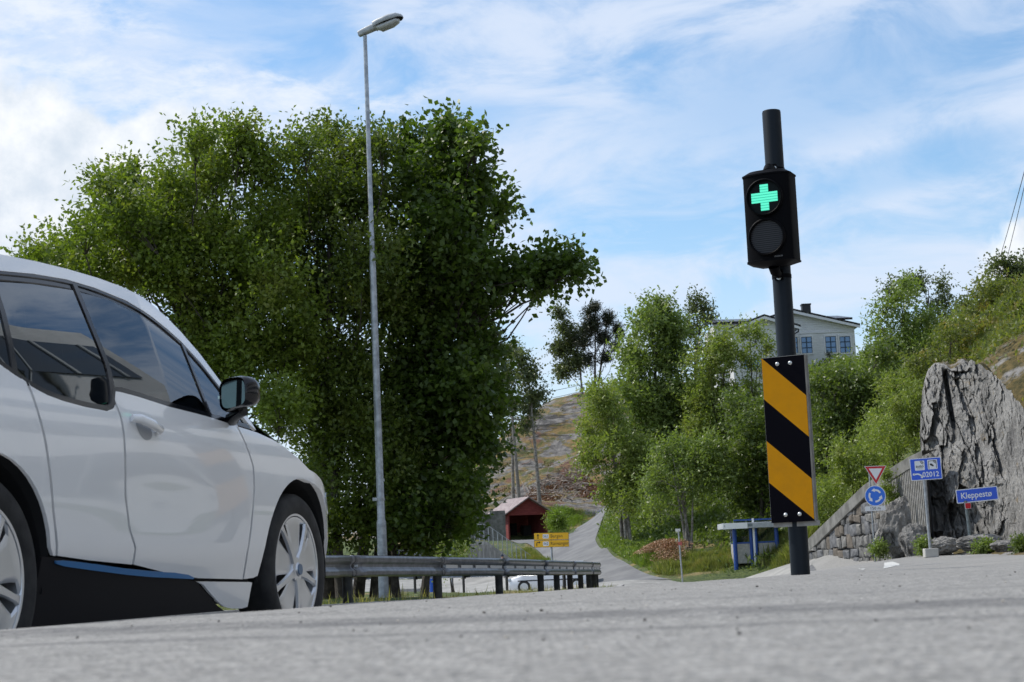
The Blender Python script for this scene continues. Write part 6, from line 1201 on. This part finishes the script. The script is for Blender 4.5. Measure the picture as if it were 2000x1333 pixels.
scrub('ridge_scrub', 'dry tinged scrub on top of the right ridge', region([(1850, 700), (1920, 690), (2040, 640), (2040, 580), (1900, 610)], 80, 60, seed=10), G_rus, 1.3, 26000, .2, 11, spreadr=1.4)
def grass(name, label, pts, n, h_, m_, seed, sp=.5, cat='grass', wd=.012):
    rs = np.random.RandomState(seed); i = rs.randint(len(pts), size=n); b = np.array(pts)[i]+rs.normal(size=(n, 2))*sp; b = b[keep(b)]; n = len(b); z = H(b[:, 0], b[:, 1])-.03; k = np.clip(.55+.8*fbm(b[:, 0]*.7, b[:, 1]*.7, seed), .15, 1.5)
    p_ = np.column_stack([b, z]); a = rs.normal(size=(n, 3))*.28+np.array([0, 0, 1.]); nn = rs.normal(size=(n, 3)); L = h_*k*rs.uniform(.5, 1.2, n); o = leaves(name, p_, a, nn, L, np.maximum(L*.05, wd)*rs.uniform(.7, 1.4, n), m_, None, rs); return tag(o, label, cat, kind='stuff')
G_gr = m_leaf('fresh grass', (.07, .12, .02), (.13, .19, .035), (.20, .20, .06)); G_dry = m_leaf('dry straw grass', (.22, .19, .07), (.32, .27, .12), (.14, .18, .04)); G_gdry = m_leaf('green and straw grass', (.13, .17, .04), (.26, .25, .09), (.30, .25, .10)); G_fern = m_leaf('yellow green ferns', (.13, .19, .03), (.19, .26, .05), (.20, .22, .06))
VERGE = [(x_, Y_) for Y_ in np.arange(8, 53, .35) for x_ in np.arange(-14, 2.6, .35) if not inside(np.array([x_]), np.array([Y_]), PAVED)[0] and x_ < np.interp(Y_, [8, 25, 46, 53], [-7.9, -2.2, 2.3, 2.3]) and x_ > np.interp(Y_, [8, 25, 46, 53], [-13, -8, -5, -4])]
grass('verge_grass', 'uncut grass on the verge under the guard rail', VERGE, 110000, .13, G_gr, 21, .3, wd=.010)
grass('tall_weeds', 'taller weeds around the rail posts and tree trunks', [q for q in VERGE if abs(q[0]-np.interp(q[1], [8, 25, 46], [-8.6, -3.4, .8])) < 1.2], 3500, .34, G_dry, 22, .4, wd=.010)
grass('island_grass', 'dry grass bank between the lower road and the lane', region([(1040, 1098), (1085, 1090), (1150, 1108), (1175, 1118), (1160, 1126), (1100, 1112)], 90, 80, seed=12), 30000, .55, G_gr, 23, .5, wd=.02)
grass('bank_grass', 'straw coloured grass bank below the garage forecourt', region([(1022, 1072), (1050, 1078), (1095, 1098), (1085, 1108), (1050, 1106), (1025, 1100)], 70, 90, 125, seed=40), 26000, .45, G_gdry, 41, .7, wd=.025)
grass('roadside_grass', 'yellow green grass between the wood chips and the bus shelter', region([(1300, 1119), (1330, 1108), (1350, 1092), (1424, 1088), (1420, 1114), (1330, 1122)], 90, 66, 100, seed=13), 42000, .7, G_gdry, 24, .5, wd=.02)
grass('shelter_grass', 'rough grass growing behind the bus shelter and towards the wall', region([(1530, 1070), (1575, 1060), (1575, 1095), (1535, 1102)], 50, 66, 95, seed=33), 26000, .9, G_gdry, 34, .5, wd=.02)
grass('roadside_ferns', 'bright ferns and grass tufts along both sides of the lane', region([(1095, 1000), (1130, 1010), (1110, 1030), (1080, 1050), (1085, 1010)], 60, 100, 170, seed=14)+region([(1170, 1040), (1190, 1025), (1220, 1085), (1300, 1118), (1220, 1105), (1170, 1080)], 60, 70, 150, seed=15), 30000, .7, G_fern, 25, .6, wd=.03)
cl = region([(1830, 1078), (2000, 1076), (2060, 1060), (1990, 1040), (1900, 1068)], 50, 40, 56, seed=16)+region([(1715, 1085), (1745, 1085), (1740, 1060), (1722, 1070)], 30, 50, 60, seed=17)
grass('cliff_foot_grass', 'dry grass and weeds along the foot of the cliff', cl, 14000, .4, G_dry, 26, .25, wd=.012)
def bush(lab, px, Z, lobes, m_, leaf=.09, seed=1, grp='small shrubs at the foot of the cliff'): tree('bush', lab, 'bush', grp, px, Z, lobes, m_, 22, leaf, .7, .22, 7, .25, .4, trunks=3, tr=.012, seed=seed, sub=6)
bush('round green shrub left of the 02012 sign post', (1808, 1082), 51.5, [(1805, 1062, 12), (1812, 1070, 10), (1800, 1072, 9)], G_ash, seed=81)
bush('low green shrub right of the place name sign post', (1922, 1082), 48, [(1925, 1068, 11), (1915, 1072, 8), (1934, 1074, 8)], G_ash, seed=82)
bush('green shrub at the extreme right edge below the cliff', (1994, 1080), 45, [(1992, 1068, 12), (2008, 1064, 14)], G_dark, seed=83)
bush('shrub at the foot of the give-way sign post', (1715, 1086), 55, [(1718, 1070, 10), (1712, 1078, 7), (1725, 1078, 8)], G_ash, seed=84)
bush('climbing shrub on the ribbed concrete beside the round sign', (1750, 1000), 56, [(1735, 960, 14), (1745, 980, 14), (1762, 985, 12), (1775, 960, 12), (1770, 925, 8), (1730, 930, 9)], G_wil, .08, seed=85)
tree('fern', 'bright green fern clump at the right corner of the garage', 'fern', None, (1088, 1052), 128, [(1088, 1018, 14), (1095, 1028, 14), (1083, 1030, 12)], G_fern, 14, .35, .2, .8, 8, .5, .7, trunks=2, tr=.03, seed=86, limbs=False)
tree('bush', 'light green bush seen between the dark trunk and the retaining wall', 'bush', None, (885, 1120), 78, [(895, 1060, 30), (870, 1080, 30), (900, 1100, 26), (850, 1060, 30), (860, 1110, 26)], G_wil, 11, .14, .6, .5, 8, 1.2, .4, trunks=3, tr=.05, seed=87)
# wood chips and dead branches
def chips():
    rs = np.random.RandomState(9); pts = np.array(region([(1255, 1100), (1270, 1090), (1320, 1088), (1330, 1100), (1300, 1108)], 40, 70, 100, seed=20)); n = 9000; b = pts[rs.randint(len(pts), size=n)]+rs.normal(size=(n, 2))*.35; c_ = pts.mean(0); r_ = np.hypot(*(b-c_).T); z = H(b[:, 0], b[:, 1])+.15+.85*np.exp(-(r_/2.1)**2)+rs.uniform(0, .06, n)
    m_ = m_leaf('reddish wood chips', (.30, .17, .10), (.45, .30, .20), (.38, .20, .12), .05); tag(leaves('wood_chips', np.column_stack([b, z]), rs.normal(size=(n, 3))*np.array([1, 1, .3]), rs.normal(size=(n, 3))*.3+np.array([0, 0, 1.]), rs.uniform(.06, .16, n), rs.uniform(.03, .07, n), m_, None, rs), 'heap of reddish wood chips beside the thin leaning post', 'wood chips', kind='stuff')
chips()
def deadwood():
    rs = np.random.RandomState(8); pts = region([(1040, 960), (1140, 925), (1150, 985), (1080, 985)], 40, 140, 185, seed=21); mb = MB()
    for k in range(220):
        x_, Y_ = pts[rs.randint(len(pts))]; x_ += rs.normal()*1.5; Y_ += rs.normal()*1.5; z = HZ(x_, Y_)+rs.uniform(.1, 1.0); d = np.array([rs.normal(), rs.normal(), rs.normal()*.4]); d /= np.linalg.norm(d); L = rs.uniform(.8, 3.2); p0 = np.array([x_, Y_, z]); mb.tube([p0, p0+d*L*.5+np.array([0, 0, .15]), p0+d*L], [.05, .035, .01], 5, False)
    tag(mb.build('dead_branches', mat('bleached brushwood', build=worn((.17, .10, .07), (.42, .38, .33), .6, .9)), norm=False), 'tangle of cut brushwood on the slope above the garage', 'brushwood', kind='stuff')
    scrub('heather', 'reddish brown heather and bracken on the slope above the garage', pts, m_leaf('reddish bracken', (.16, .07, .045), (.26, .13, .07), (.12, .10, .03), .1), .8, 16000, .22, 31, spreadr=1.8)
    tfs = region([(930, 960), (1000, 850), (1060, 815), (1130, 800), (1130, 900), (1000, 960)], 60, 140, 215, seed=22); scrub('hill_moss', 'mossy tufts and heather on the rocky hill', tfs, m_leaf('mossy heather', (.08, .09, .02), (.18, .15, .04), (.22, .11, .05), .1), .35, 14000, .2, 32, spreadr=2.2)
deadwood()

print('LEAF QUADS', sum(len(o.data.polygons) for o in bpy.data.objects if o.type == 'MESH' and o.data.attributes.get('leaf_rand')))
